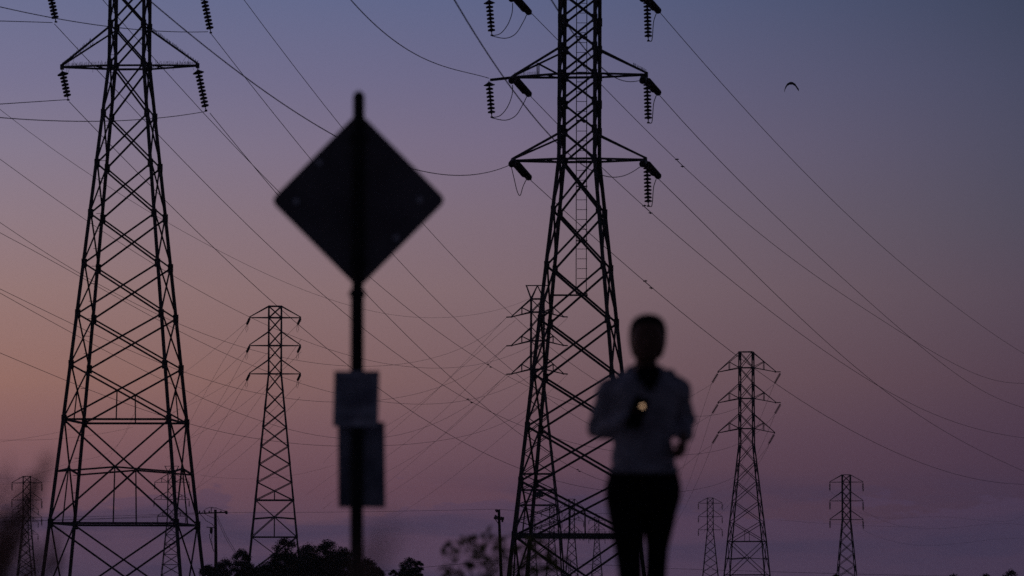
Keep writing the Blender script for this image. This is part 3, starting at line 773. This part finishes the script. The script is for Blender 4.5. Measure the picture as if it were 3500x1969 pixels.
wire('low line along the horizon to the right edge', (2250,600), (3600,620), .02, [('S',2250,1942),('K10',0,1417),('K10',1000,1440),('S',3550,1975)], GH)
wire('low line along the horizon left of the jogger', (1700,600), (2250,600), .02, [('S',1640,1926),('L1',650,1270),('L1',1100,1283),('L1',1640,1305),('S',2250,1942)], GH)
wire('low line between the tree clump and the leafy shrub', (1290,500), (1720,480), .02, [('S',1240,1958),('K5',985,1403),('K5',1190,1385),('S',1720,1915)], GH)
wire('line rising from the left edge behind the left pylon legs', (-80,500), (420,620), .012, [('S',-80,1525),('K3',0,500),('K3',250,465),('K3',430,425),('K3',700,330)], GH)
wire('nearly flat line at the left edge above the dry grass', (-80,500), (420,620), .012, [('S',-80,1500),('K3',0,483),('K3',400,478),('K3',640,455),('K3',940,395)], GH)
wire('faint line rising right from the far left pylon upper arm', (-80,830), (700,700), .013, [('L4',-100,445),('L4',0,430),('L4',240,395),('L4',620,310),('L4',870,215),('L4',1236,75),('K3',1000,130)], GH)
wire('faint line level with the far left pylon upper arm', (-80,830), (700,760), .013, [('L4',-100,482),('L4',0,480),('L4',300,468),('L4',640,440),('L4',830,410),('K3',940,310)], GH)
for i, (pts, lb) in enumerate([
 ([('K10',345,700),('K10',500,850),('K10',800,930),('K10',1100,945),('K10',1400,935),('K10',2100,880)],'faint sagging line from the lone right pylon upper arm'),
 ([('K10',640,880),('K10',800,980),('K10',1100,1020),('K10',1500,1025),('K10',2100,1020)],'faint sagging line from the lone right pylon middle arm'),
 ([('K10',640,1050),('K10',800,1130),('K10',1100,1170),('K10',1500,1165),('K10',2100,1130)],'faint sagging line from the lone right pylon lower arm'),
 ([('K10',-100,960),('K10',345,995),('K10',700,1012),('K10',1200,1020)],'faint line reaching the lone right pylon from the left')]):
    wire(lb, (2700,755), (3500,900), .012, pts, GH)
wire('faint level line crossing left of the signpost papers', (700,700), (1200,750), .012, [('L2',170,1290),('L2',330,1310),('L2',600,1318),('K5',100,952),('S',1140,1590)], GH)

# ================================================================== sign
YS = 23.3; sS = FPX/YS
bs = P(1224, 1000, YS); bs.z = 0
sg = empty('road_sign', bs); tag(sg, 'out-of-focus diamond road sign seen from behind on a round post', 'road sign')
def sp(px, py, dy=0): return P(px, py, YS+dy)-bs
m = MB()
m.tube([(sp(1219, 2086).x, 0, 0), sp(1219, 1800), sp(1221, 1000)], .034, 20); m.build('post', M['post'], sg, smooth=False)
m = MB(); m.tube([sp(1222, 1010), sp(1226.5, 330), sp(1226.5, 318), sp(1226.5, 311)], [.030, .030, .023, .008], 16); m.build('post', M['post'], sg)
m = MB(); m.lathe(sp(1221, 1015), (0, 0, 1), [(0, .035), (.005, .043), (.028, .043), (.034, .034), (.04, .029)], 20); m.build('coupling', M['post'], sg)
# rounded diamond plate, bent by nothing, 3 mm thick
corn = [sp(1226, 381, .03), sp(1527, 684, .03), sp(1226, 988, .03), sp(924, 686, .03)]
ctr = sum(corn, Vector())/4
ol = []
for i, c_ in enumerate(corn):
    pv, nx_ = corn[i-1], corn[(i+1) % 4]; rr = .045
    a = c_ + (pv-c_).normalized()*rr; b = c_ + (nx_-c_).normalized()*rr
    for k in range(7):
        t_ = k/6; ol.append((1-t_)**2*a + 2*t_*(1-t_)*c_ + t_*t_*b)
m = MB(); n = len(ol)
m.add([v+Vector((0, d, 0)) for d in (0, .003) for v in ol], [tuple(range(n)), tuple(range(2*n-1, n-1, -1))]+[(i, n+i, n+(i+1) % n, (i+1) % n) for i in range(n)])
plate = m.build('sign_plate', M['signback'], sg)
for px_, py_ in (K('K4',385,885), K('K4',525,645), K('K4',1150,875), K('K4',1003,1112)):
    m = MB(); m.lathe(sp(px_, py_, .03)+Vector((0, .002, 0)), (0, -1, 0), [(0, .016), (.004, .016), (.006, .012), (.007, .002)], 10); m.build('bolt', M['bolt'], plate)
for py_ in (470, 900):
    m = MB(); m.box(sp(1225, py_, .004), (.075, .06, .03)); m.build('clamp', M['post'], sg)
def sheet(x0, y0, x1, y1, dy, label, mt, tilt=0):
    m = MB(); nx_, ny_ = 6, 8; vs = []
    for j in range(ny_+1):
        for i in range(nx_+1):
            q = sp(x0+(x1-x0)*i/nx_ + tilt*(j/ny_-.5), y0+(y1-y0)*j/ny_, dy)
            vs.append(q + Vector((0, .004*math.sin(i*1.3+j*.8), 0)))
    fs = [(j*(nx_+1)+i, (j+1)*(nx_+1)+i, (j+1)*(nx_+1)+i+1, j*(nx_+1)+i+1) for j in range(ny_) for i in range(nx_)]
    m.add(vs, fs)
    o = m.build('notice', mt); o.location = bs
    md = o.modifiers.new('thickness', 'SOLIDIFY'); md.thickness = .0015
    tag(o, label, 'notice')
    return o
o1 = sheet(1140, 1268, 1295, 1458, -.04, 'pale paper notice facing the camera taped round the signpost', M['paper'], -5)
o2 = sheet(1155, 1442, 1316, 1735, .045, 'long dark notice sheet behind the lower signpost', M['paper2'], 3)

# faint printed blocks on the notice, too blurred to read
for k, (x0, x1, yy, hh) in enumerate([(1158,1268,1290,16),(1160,1240,1318,8),(1160,1275,1334,8),(1160,1262,1350,8),(1160,1275,1366,8),(1160,1230,1382,8),(1170,1270,1412,20)]):
    m = MB(); a_, b2 = sp(x0, yy, -.0475), sp(x1, yy+hh, -.0475)
    m.box((a_+b2)/2, (b2.x-a_.x, .0012, abs(a_.z-b2.z))); q = m.build('printed_line', M['ink'], o1)
# ================================================================== person
YJ = 20.7
bj = P(2200, 1500, YJ); bj.z = 0
pj = empty('person', bj); tag(pj, 'person in pale hoodie and black trousers jogging towards the camera holding a lit phone', 'person')
def J(px, py, dy=0):
    q = P(px, py, YJ); q.y += dy; return q-bj
def limb(mb, pts, n=14):
    """pts: (Vector, r); rounded tapering tube"""
    P_, R_ = [], []
    a, ra = pts[0]; d = (a-pts[1][0]).normalized()
    for f, g in ((.95, .3), (.75, .68), (.4, .92)): P_.append(a+d*ra*f); R_.append(ra*g)
    for p_, r_ in pts: P_.append(p_); R_.append(r_)
    a, ra = pts[-1]; d = (a-pts[-2][0]).normalized()
    for f, g in ((.4, .92), (.75, .68), (.95, .3)): P_.append(a+d*ra*f); R_.append(ra*g)
    mb.tube(P_, R_, n)
def sect(rows):
    """rows of (xl, xr, py, depth half, y offset) -> horizontal ellipse sections"""
    out = []
    for xl, xr, py, ry, yo in rows:
        a, b = J(xl, py), J(xr, py); out.append(((a.x+b.x)/2, yo, a.z, (b.x-a.x)/2, ry))
    return out
def voxel(o, v, sm=6):
    md = o.modifiers.new('one_surface', 'REMESH'); md.mode = 'VOXEL'; md.voxel_size = v; md.use_smooth_shade = True
    if sm:
        s2 = o.modifiers.new('soften', 'SMOOTH'); s2.iterations = sm; s2.factor = .5
    return o
shL, shR = J(2092,1326), J(2312,1324,.03)
elL, elR = J(2048,1476,.12), J(2340,1438,.16)
wrL, wrR = J(2138,1448,-.10), J(2337,1490,-.03)
hdx = 2214
body = MB()
body.rings(sect([(2196,2232,1084,.03,.0),(2176,2253,1092,.062,.0),(2163,2266,1112,.084,.0),(2159,2269,1140,.092,-.003),(2156,2271,1165,.090,-.008),(2160,2266,1190,.083,-.015),(2168,2256,1213,.072,-.024),(2178,2244,1230,.055,-.032),(2198,2224,1237,.03,-.04)]))
body.rings(sect([(2173,2247,1190,.06,.02),(2171,2247,1230,.062,.02),(2168,2250,1262,.066,.02),(2160,2250,1290,.08,.02)]))
body.ball(J(hdx-2,1172,-.098), (.015,.02,.024)); body.ball(J(hdx-2,1163,-.09), (.01,.012,.03))
for sx in (-1, 1): body.ball(J(hdx+sx*54,1165,.012), (.012,.022,.032)); body.ball(J(hdx+sx*20,1148,-.079), (.022,.012,.008))
body.rings(sect([(2145,2265,1280,.09,.02),(2100,2300,1316,.115,.02),(2098,2306,1380,.125,.015),(2108,2296,1450,.115,.015),(2108,2288,1520,.105,.015),(2098,2304,1600,.12,.015),(2096,2308,1680,.125,.01),(2108,2290,1730,.11,.01)]))
limb(body, [(shL,.05),(shL.lerp(elL,.5),.045),(elL,.04),(elL.lerp(wrL,.4),.04),(wrL,.027)])
limb(body, [(shR,.05),(shR.lerp(elR,.5),.045),(elR,.04),(elR.lerp(wrR,.4),.04),(wrR,.027)])
# hands: palm, four fingers of different length, thumb
def hand(mb, w, d, across, nrm, holding):
    d = d.normalized(); across = across.normalized(); nrm = nrm.normalized()
    pc = w + d*.045
    for k in (-1.5, -.5, .5, 1.5): limb(mb, [(w + d*.01 + across*k*.011, .015), (w + d*.085 + across*k*.019, .0125)], 8)
    for k, ln in ((-1.5, .060), (-.5, .074), (.5, .070), (1.5, .055)):
        a = w + d*.088 + across*k*.0195
        cu = 1.0 if holding else .55
        b = a + (d*math.cos(.5*cu)+nrm*math.sin(.5*cu))*ln*.45
        c2 = b + (d*math.cos(1.6*cu)+nrm*math.sin(1.6*cu))*ln*.32
        e = c2 + (d*math.cos(2.3*cu)+nrm*math.sin(2.3*cu))*ln*.25
        limb(mb, [(a, .0105), (b, .0095), (c2, .0088), (e, .0075)], 8)
    a = w + d*.03 - across*.028
    limb(mb, [(a, .014), (a - across*.022 + d*.028 + nrm*.012, .012), (a - across*.018 + d*.055 + nrm*.022, .0095)], 8)
hL = J(2157,1440,-.13)
hand(body, wrL, J(2184,1408,-.17)-wrL, Vector((-.55,-.2,-.8))*-1, Vector((-.3,-.9,.2)), True)
hand(body, wrR, Vector((-.05,-.75,-.5)), Vector((-.1,-.5,.8)), Vector((-1,.1,-.4)), True)
hipL, hipR = J(2150,1700,0), J(2252,1700,0)
knL, knR = J(2153,1965,-.09), J(2242,1958,.02)
anL, anR = J(2157,2290,.06), J(2232,2180,.42)
limb(body, [(hipL,.06),(hipL.lerp(knL,.5),.048),(knL,.038),(knL.lerp(anL,.35),.036),(anL,.028)])
limb(body, [(hipR,.06),(hipR.lerp(knR,.5),.044),(knR,.036),(knR.lerp(anR,.35),.036),(anR,.028)])
zf = anL.z
limb(body, [(anL,.034),(Vector((anL.x, anL.y-.02, .05)),.035),(Vector((anL.x-.01, anL.y-.15, .035)),.03)])
limb(body, [(anR,.034),(anR+Vector((0,.05,-.05)),.033),(anR+Vector((0,.03,-.17)),.028)])
voxel(body.build('body', M['skin'], pj, smooth=True), .0055, 4)
# hair: smooth cap with a low knot
hr = MB()
hr.rings(sect([(2203,2227,1072,.012,.012),(2193,2237,1074,.03,.012),(2180,2251,1079,.055,.012),(2166,2265,1089,.08,.012),(2155,2275,1106,.095,.016),(2150,2280,1128,.095,.026),(2149,2280,1155,.082,.042),(2152,2278,1180,.07,.05),(2161,2267,1215,.055,.05),(2175,2253,1228,.03,.05)]))
hr.ball(J(2216,1160,.125), (.045,.04,.045))
voxel(hr.build('hair', M['hair'], pj, smooth=True), .007, 3)
for sx in (-1, 1):
    m = MB(); m.ball(J(hdx+sx*20,1157,-.076), (.012,.009,.006), 10, 6); m.build('eye', M['eye'], pj, smooth=True)
m = MB(); m.ball(J(hdx-1,1200,-.090), (.022,.008,.007), 10, 6); m.build('mouth', M['lip'], pj, smooth=True)
# hoodie
ho = MB()
ho.rings(sect([(2172,2250,1264,.07,.04),(2150,2268,1273,.09,.035),(2124,2288,1283,.105,.03),(2094,2310,1295,.12,.025),(2074,2326,1318,.13,.02),(2070,2330,1345,.135,.016),(2086,2314,1395,.14,.012),(2094,2304,1450,.13,.012),(2094,2297,1510,.124,.012),(2090,2303,1560,.13,.012),(2086,2312,1600,.142,.01),(2087,2314,1612,.14,.01)]), 28)
limb(ho, [(shL+Vector((0,0,-.01)),.066),(shL.lerp(elL,.5),.062),(elL,.058),(elL.lerp(wrL,.45),.052),(elL.lerp(wrL,.97),.042)])
limb(ho, [(shR+Vector((0,0,-.01)),.066),(shR.lerp(elR,.5),.060),(elR,.056),(elR.lerp(wrR,.45),.048),(elR.lerp(wrR,.9),.04)])
# hood lying on the back and over the shoulders
for x_, y_, dy, r_ in ((2146,1284,.05,.032),(2165,1274,.11,.042),(2200,1270,.15,.055),(2248,1268,.12,.045),(2287,1281,.06,.034),(2155,1285,-.03,.024),(2272,1282,-.03,.028)):
    ho.ball(J(x_, y_, dy), r_)
hoo = voxel(ho.build('hoodie', M['hoodie'], pj, smooth=True), .009, 5)
tx = bpy.data.textures.new('folds', 'CLOUDS'); tx.noise_scale = .09; tx.noise_depth = 2
dm = hoo.modifiers.new('folds', 'DISPLACE'); dm.texture = tx; dm.texture_coords = 'LOCAL'; dm.strength = .035; dm.mid_level = .5
m = MB(); limb(m, [(J(2088,1606,0),.012),(J(2120,1610,-.115),.014),(J(2200,1613,-.148),.014),(J(2280,1612,-.115),.014),(J(2313,1606,0),.012)]); m.build('hem', M['hoodie'], hoo, smooth=True)
# dark undershirt showing in the open V neck
m = MB()
vv = [(J(2176,1255,-.062)), (J(2246,1252,-.062)), (J(2256,1285,-.118)), (J(2240,1316,-.142)), (J(2218,1348,-.147)), (J(2196,1318,-.143)), (J(2172,1288,-.118))]
m.add([v+Vector((0, d, 0)) for d in (-.012, .03) for v in vv], [tuple(range(7)), tuple(range(13, 6, -1))]+[(i, 7+i, 7+(i+1) % 7, (i+1) % 7) for i in range(7)])
m.build('undershirt', M['black'], pj)
# trousers
tr = MB()
tr.rings(sect([(2090,2308,1590,.128,.01),(2077,2322,1625,.138,.01),(2067,2330,1665,.145,.01),(2067,2329,1700,.14,.01),(2073,2320,1735,.13,.01),(2083,2304,1765,.10,.01)]), 28)
def leg2(h, k, a, rs):
    limb(tr, [(h, rs[0]), (h.lerp(k, .33), rs[1]), (h.lerp(k, .66), rs[2]), (k, rs[3]), (k.lerp(a, .35), rs[4]), (k.lerp(a, .95), rs[5])], 18)
leg2(J(2137,1715,-.005), knL, anL, (.088,.078,.064,.056,.055,.042))
leg2(J(2255,1715,.005), knR, anR, (.088,.072,.052,.050,.052,.042))
voxel(tr.build('trousers', M['black'], pj, smooth=True), .008, 5)
for an, fl_ in ((anL, 0), (anR, 1)):
    m = MB()
    if not fl_:
        limb(m, [(Vector((an.x, an.y+.02, .055)),.048),(Vector((an.x, an.y-.07, .05)),.046),(Vector((an.x-.01, an.y-.17, .042)),.04)], 14)
    else:
        limb(m, [(an+Vector((0,.06,-.03)),.046),(an+Vector((0,.05,-.11)),.044),(an+Vector((0,.035,-.2)),.038)], 14)
    sh = m.build('shoe', M['black'], pj, smooth=True)
    m = MB()
    if not fl_: m.box((an.x-.005, an.y-.07, .012), (.09, .27, .024))
    else: m.box(an+Vector((0, .1, -.11)), (.09, .025, .27))
    m.build('sole', M['sole'], sh)
# phone with its lamp on
m = MB()
pc = J(2174,1416,-.215)
m.box((0, 0, 0), (.072, .009, .148))
ph = m.build('phone', M['phone']); ph.location = bj+pc; ph.rotation_euler = (.25, .35, 0)
bv = ph.modifiers.new('bevel', 'BEVEL'); bv.width = .004; bv.segments = 3
pl_ = bpy.data.lights.new('lamp_glow', 'POINT'); pl_.energy = .0016; pl_.color = (1, .62, .38); pl_.shadow_soft_size = .008
po_ = bpy.data.objects.new('lamp_glow', pl_); link(po_, ph); po_.location = (.012, -.016, .035)
tag(ph, 'dark phone held at chest height with its lamp shining', 'phone')
m = MB(); m.lathe((.012, -.0048, .035), (0, -1, 0), [(0, .0075), (.0015, .0075), (.002, .006)], 16)
m.build('lamp', M['lamp'], ph)

# ================================================================== bird
bb = P(2704, 285, 400)
br = MB()
span = [(-.58,.0,-.62),(-.50,.0,-.36),(-.34,.0,-.12),(-.12,0,0),(0,0,.02),(.14,0,.0),(.36,0,-.12),(.52,0,-.34),(.66,0,-.50)]
bodyv = MB()
def wing(pts, ch):
    vs = []
    for (x, y, z), c_ in zip(pts, ch):
        for dy, dz in ((-c_/2, 0), (0, .10), (c_/2, .0), (0, -.10)): vs.append((x, dy, z+dz))
    n_ = len(pts)
    bodyv.add(vs, [(i*4+k, i*4+(k+1) % 4, (i+1)*4+(k+1) % 4, (i+1)*4+k) for i in range(n_-1) for k in range(4)]+[(3,2,1,0), tuple((n_-1)*4+k for k in range(4))])
wing(span, [.03,.1,.2,.24,.22,.24,.2,.1,.03])
bodyv.tube([(-.02,-.26,-.0),(0,-.2,.0),(0,-.1,-.01),(0,.05,-.01),(0,.2,0),(0,.3,0)], [.02,.07,.11,.1,.06,.05], 8)
bo = bodyv.build('gull', M['bird'], smooth=True); bo.location = bb; bo.rotation_euler = (0, 0, math.radians(12)); bo.scale = (1.05, 1.2, 1.15)
tag(bo, 'gull gliding with arched wings in the upper right sky', 'bird')

# ================================================================== vegetation
def leaf_tree(name, label, px, top_py, wpx, Y, seed, cat='tree', group=None, nl=2600, ls=.16, trunk=True):
    rnd = np.random.RandomState(seed)
    s = FPX/Y; base = P(px, 2000, Y); base.z = 0
    H = P(px, top_py, Y).z; R = wpx/2/s
    root = empty(name, base); tag(root, label, cat, group)
    # clumps through the crown
    ncl = 54; cl = []
    for i in range(ncl):
        a = rnd.uniform(0, 2*np.pi); rr = R*np.sqrt(rnd.uniform(0, 1))*.9
        lim = max(.1, 1-(rr/R)**2)**.5; cr = R*rnd.uniform(.2, .4)
        hz = H*.12+(H*.88-cr)*lim*(rnd.uniform(0, 1)**.25 if i % 2 else rnd.uniform(.1, .9))
        cl.append((rr*np.cos(a), rr*np.sin(a), hz, cr))
    for q_ in (-.45, -.2, 0, .2, .42): cl.append((R*q_, R*rnd.uniform(-.2, .2), H-R*(.32+abs(q_)*rnd.uniform(.5, 1.3)), R*.30))
    m = MB()
    m.tube([(0, 0, 0), (.05, 0, H*.25), (R*.1, 0, H*.5)], [.03*H+.04, .022*H+.03, .02*H], 7)
    for c_ in cl[::2]:
        m.tube([(0, 0, H*.18), (c_[0]*.45, c_[1]*.45, c_[2]*.65), (c_[0], c_[1], c_[2])], [.012*H+.02, .008*H+.01, .012], 5)
    m.build('trunk', M['bark'], root)
    per = nl//len(cl); vs = []; fs = []
    for cx_, cy_, cz_, cr_ in cl:
        d = rnd.normal(size=(per, 3)); d /= np.linalg.norm(d, axis=1)[:, None]
        rad = cr_*(rnd.uniform(.1, 1.0, size=(per, 1)) + .35*rnd.uniform(0, 1, size=(per, 1))**4)
        c3 = np.array([cx_, cy_, cz_])+d*rad*np.array([1.15, 1.15, .85])
        u = rnd.normal(size=(per, 3)); u /= np.linalg.norm(u, axis=1)[:, None]
        v = np.cross(u, rnd.normal(size=(per, 3))); v /= np.linalg.norm(v, axis=1)[:, None]
        L_ = ls*rnd.uniform(.6, 1.3, size=(per, 1))
        q = np.stack([c3-u*L_, c3+v*L_*.42, c3+u*L_, c3-v*L_*.42], 1).reshape(-1, 3)
        b = len(vs); vs += q.tolist(); fs += [(b+4*i, b+4*i+1, b+4*i+2, b+4*i+3) for i in range(per)]
    m = MB(); m.v = [tuple(x) for x in vs]; m.f = fs; m.m = [0]*len(fs)
    m.build('crown', M['leaf'], root)
GTR = 'trees in the dark clump at the foot of the pole and slim pylon'
for i, (px, tp, wp, Y, lb) in enumerate([
 (712, 1925, 70, 452, 'low dark tree at the left end of the clump, under the wooden pole'),
 (772, 1902, 92, 440, 'rounded dark tree just right of the wooden pole'),
 (826, 1872, 74, 455, 'dark tree with ragged top left of the slim pylon leg'),
 (905, 1918, 100, 430, 'low dark tree between the slim pylon legs'),
 (974, 1830, 96, 445, 'tallest dark tree peak at the right leg of the slim pylon'),
 (1052, 1850, 100, 450, 'broad dark tree right of the slim pylon'),
 (1120, 1838, 100, 440, 'tall dark tree centre right of the clump'),
 (1172, 1862, 100, 438, 'dark tree touching the signpost on its left'),
 (1252, 1900, 90, 446, 'dark tree just right of the signpost'),
 (1290, 1935, 60, 452, 'lowest dark tree at the right end of the clump'),
 (1000, 1890, 120, 425, 'dark tree filling the front of the clump'),
 (1120, 1900, 130, 424, 'dark tree in front of the clump beside the signpost'),
 (850, 1925, 110, 428, 'low dark tree front left of the clump'),
 (745, 1945, 110, 421, 'bushy growth at the foot of the wooden pole'),
 (935, 1898, 130, 420, 'bushy growth below the slim pylon at its left leg'),
 (1060, 1866, 140, 418, 'wide bush at the front middle of the clump'),
 (1160, 1872, 130, 417, 'wide bush at the front by the signpost foot'),
 (1262, 1942, 100, 420, 'bushy growth right of the signpost foot')]):
    leaf_tree('tree', lb, px, tp, wp*1.22, Y, 11+i, group=GTR, nl=20000, ls=.085)
leaf_tree('tree', 'small round dark tree standing alone right of the clump', 1398, 1900, 92, 440, 40, nl=16000, ls=.075)
leaf_tree('tree', 'dense low bush under the lone round tree', 1396, 1928, 118, 436, 48, nl=14000, ls=.075)
leaf_tree('tree', 'small dark bush top right of the lone round tree', 1432, 1915, 46, 440, 41, nl=8000, ls=.075)
leaf_tree('tree', 'small dark bush left of the lone round tree', 1345, 1945, 46, 440, 47, nl=8000, ls=.075)
for i, (px, tp, wp, lb) in enumerate([(3262,1955,90,'tree top low at the bottom right, left one'),(3370,1956,80,'tree top low at the bottom right, middle one'),(3456,1940,90,'tree top low at the bottom right corner, tallest one'),(2857,1960,50,'small bush top at the foot of the lone right pylon')]):
    leaf_tree('tree', lb, px, tp, wp, 500, 60+i, nl=5000, ls=.11, group='tree tops at the bottom right' if i < 3 else None)

# leafy shrub out of focus, bottom centre
def shrub():
    rnd = random.Random(5); Y = 27.0; b = P(1720, 2000, Y); b.z = 0
    root = empty('shrub', b); tag(root, 'out-of-focus leafy shrub with olive leaves beside the leaning pole', 'shrub')
    st = MB(); lf = MB()
    def leaf(p, ln):
        d = Vector((rnd.uniform(-1, 1), rnd.uniform(-.6, .6), rnd.uniform(-.6, .35))).normalized()
        sd_ = d.cross(Vector((rnd.uniform(-1, 1), rnd.uniform(-1, 1), rnd.uniform(-1, 1)))).normalized(); nn = d.cross(sd_)
        lf.add([p, p+d*ln*.35+sd_*ln*.24, p+d*ln+nn*ln*.1, p+d*ln*.35-sd_*ln*.24, p+d*ln*.6+nn*ln*.1], [(0, 1, 4, 3), (1, 2, 4), (4, 2, 3)])
    tips = [(1520,1868),(1555,1885),(1590,1850),(1625,1835),(1657,1822),(1650,1880),(1690,1862),(1722,1838),(1728,1900),(1760,1872),(1790,1900),(1800,1860),(1835,1850),(1850,1900),(1880,1880),(1900,1920),(1600,1925),(1540,1940),(1680,1930),(1780,1940),(1570,1960),(1820,1950),(1635,1905),(1712,1880),(1880,1945)]
    for x, y in tips:
        T = P(x, y, Y+rnd.uniform(-.35, .35))-b
        B = Vector((T.x*.25, 0, 0)); Mi = B.lerp(T, .55)+Vector((rnd.uniform(-.03, .03), 0, .0))
        pts = [B.lerp(Mi, k/5) if k < 5 else Mi for k in range(6)]+[Mi.lerp(T, k/5) for k in range(1, 6)]
        st.tube(pts, [.006-.0004*k for k in range(len(pts))], 5)
        for k in range(5):
            p = Mi.lerp(T, rnd.random()**.4)+Vector((rnd.gauss(0, .014), rnd.gauss(0, .02), rnd.gauss(0, .012)))
            leaf(p, rnd.uniform(.03, .05))
        for k in range(7): leaf(T+Vector((rnd.gauss(0, .022), rnd.gauss(0, .014), rnd.gauss(0, .010))), rnd.uniform(.05, .08))
    for k in range(55):
        p = P(rnd.gauss(1730, 95), 1925+abs(rnd.gauss(0, 60)), Y+rnd.uniform(-.3, .3))-b; leaf(p, rnd.uniform(.05, .085))
    st.build('stem', M['bark'], root); lf.build('foliage', M['leaf2'], root)
shrub()
# very near dry grass, strongly blurred, at the left edge
def grass(name, label, Y, plumes, seed, base_w, dens, fill=0):
    rnd = random.Random(seed); g = MB(); b = P(plumes[0][0], 2000, Y); b.z = 0
    for x, y, ln in plumes:
        T = P(x, y, Y+rnd.uniform(-.3, .3))-b; B = Vector((T.x-(.14+base_w*rnd.random()), T.y, 0))
        Mi = B.lerp(T, .6)+Vector((-.02, 0, .02))
        pts = [B, B.lerp(Mi, .5)+Vector((-.008, 0, 0)), Mi, Mi.lerp(T, .5)+Vector((-.003, 0, .006)), T]
        g.tube(pts, [.0028, .0024, .002, .0015, .0008], 4)
        dr = (T-Mi).normalized()
        for k in range(int(dens*ln/.1)):
            f = rnd.random(); c_ = T-dr*ln*f; sp_ = .004+.009*math.sin(math.pi*min(1, f*1.1))
            e = c_+Vector((rnd.gauss(0, sp_), rnd.gauss(0, sp_), rnd.gauss(.02, .012)))
            g.bar(c_.lerp(e, .2), e, .0016)
    for k in range(fill):          # leafy lower stems
        x = -40+rnd.random()**1.3*230; y = 1780+rnd.random()*260+max(0, x-60)*.6
        p = P(x, y, Y+rnd.uniform(-.4, .4))-b
        g.bar(p, p+Vector((rnd.uniform(-.01, .03), rnd.uniform(-.02, .02), rnd.uniform(.01, .05))), .0035)
    o = g.build(name, M['drygrass']); o.location = b
    tag(o, label, 'grass', kind='stuff'); return o
pl = [(168,1575,.12),(150,1610,.12),(185,1560,.08),(130,1640,.12),(140,1690,.14),(110,1660,.10),(95,1720,.14),(60,1740,.12),(75,1790,.14),(40,1800,.13),(20,1760,.12),(100,1830,.14),(70,1860,.16),(30,1880,.16),(10,1850,.14),(120,1900,.16),(60,1930,.18),(20,1940,.18),(90,1960,.16),(0,1900,.18),(35,1600,.07),(150,1950,.12),(-20,1820,.16),(5,1700,.12),(200,1940,.10),(50,1660,.09)]
grass('tall_grass', 'brown dry grass plumes strongly blurred at the lower left edge', 9.5, [(a_, b_, c_*1.9) for a_, b_, c_ in pl]+[(a_-60, b_+60, c_*1.7) for a_, b_, c_ in pl[::2]], 3, .12, 19, 110)
pl2 = [(1330,1850,.10),(1352,1838,.07),(1300,1885,.10),(1280,1905,.09)]
grass('tall_grass', 'ghostly blurred grass tips just right of the signpost foot', 4.5, pl2, 9, .03, 14)

# ================================================================== thin evening haze
hm = bpy.data.materials.new('evening_haze'); hm.use_nodes = True
ht_ = hm.node_tree; ht_.nodes.clear()
pv = ht_.nodes.new('ShaderNodeVolumePrincipled'); pv.inputs['Color'].default_value = (.96, .95, 1, 1)
pv.inputs['Density'].default_value = HAZE; pv.inputs['Anisotropy'].default_value = 0.75
mo = ht_.nodes.new('ShaderNodeOutputMaterial'); ht_.links.new(pv.outputs[0], mo.inputs['Volume'])
m = MB(); m.box((0, 1300, 22.8), (3400, 3020, 48)); hz_ = m.build('haze', hm); tag(hz_, kind='stuff')

import os
if os.environ.get('WIRE_DEBUG'):
    for l_, r_ in RES: print('RES', max(r_), l_, r_)
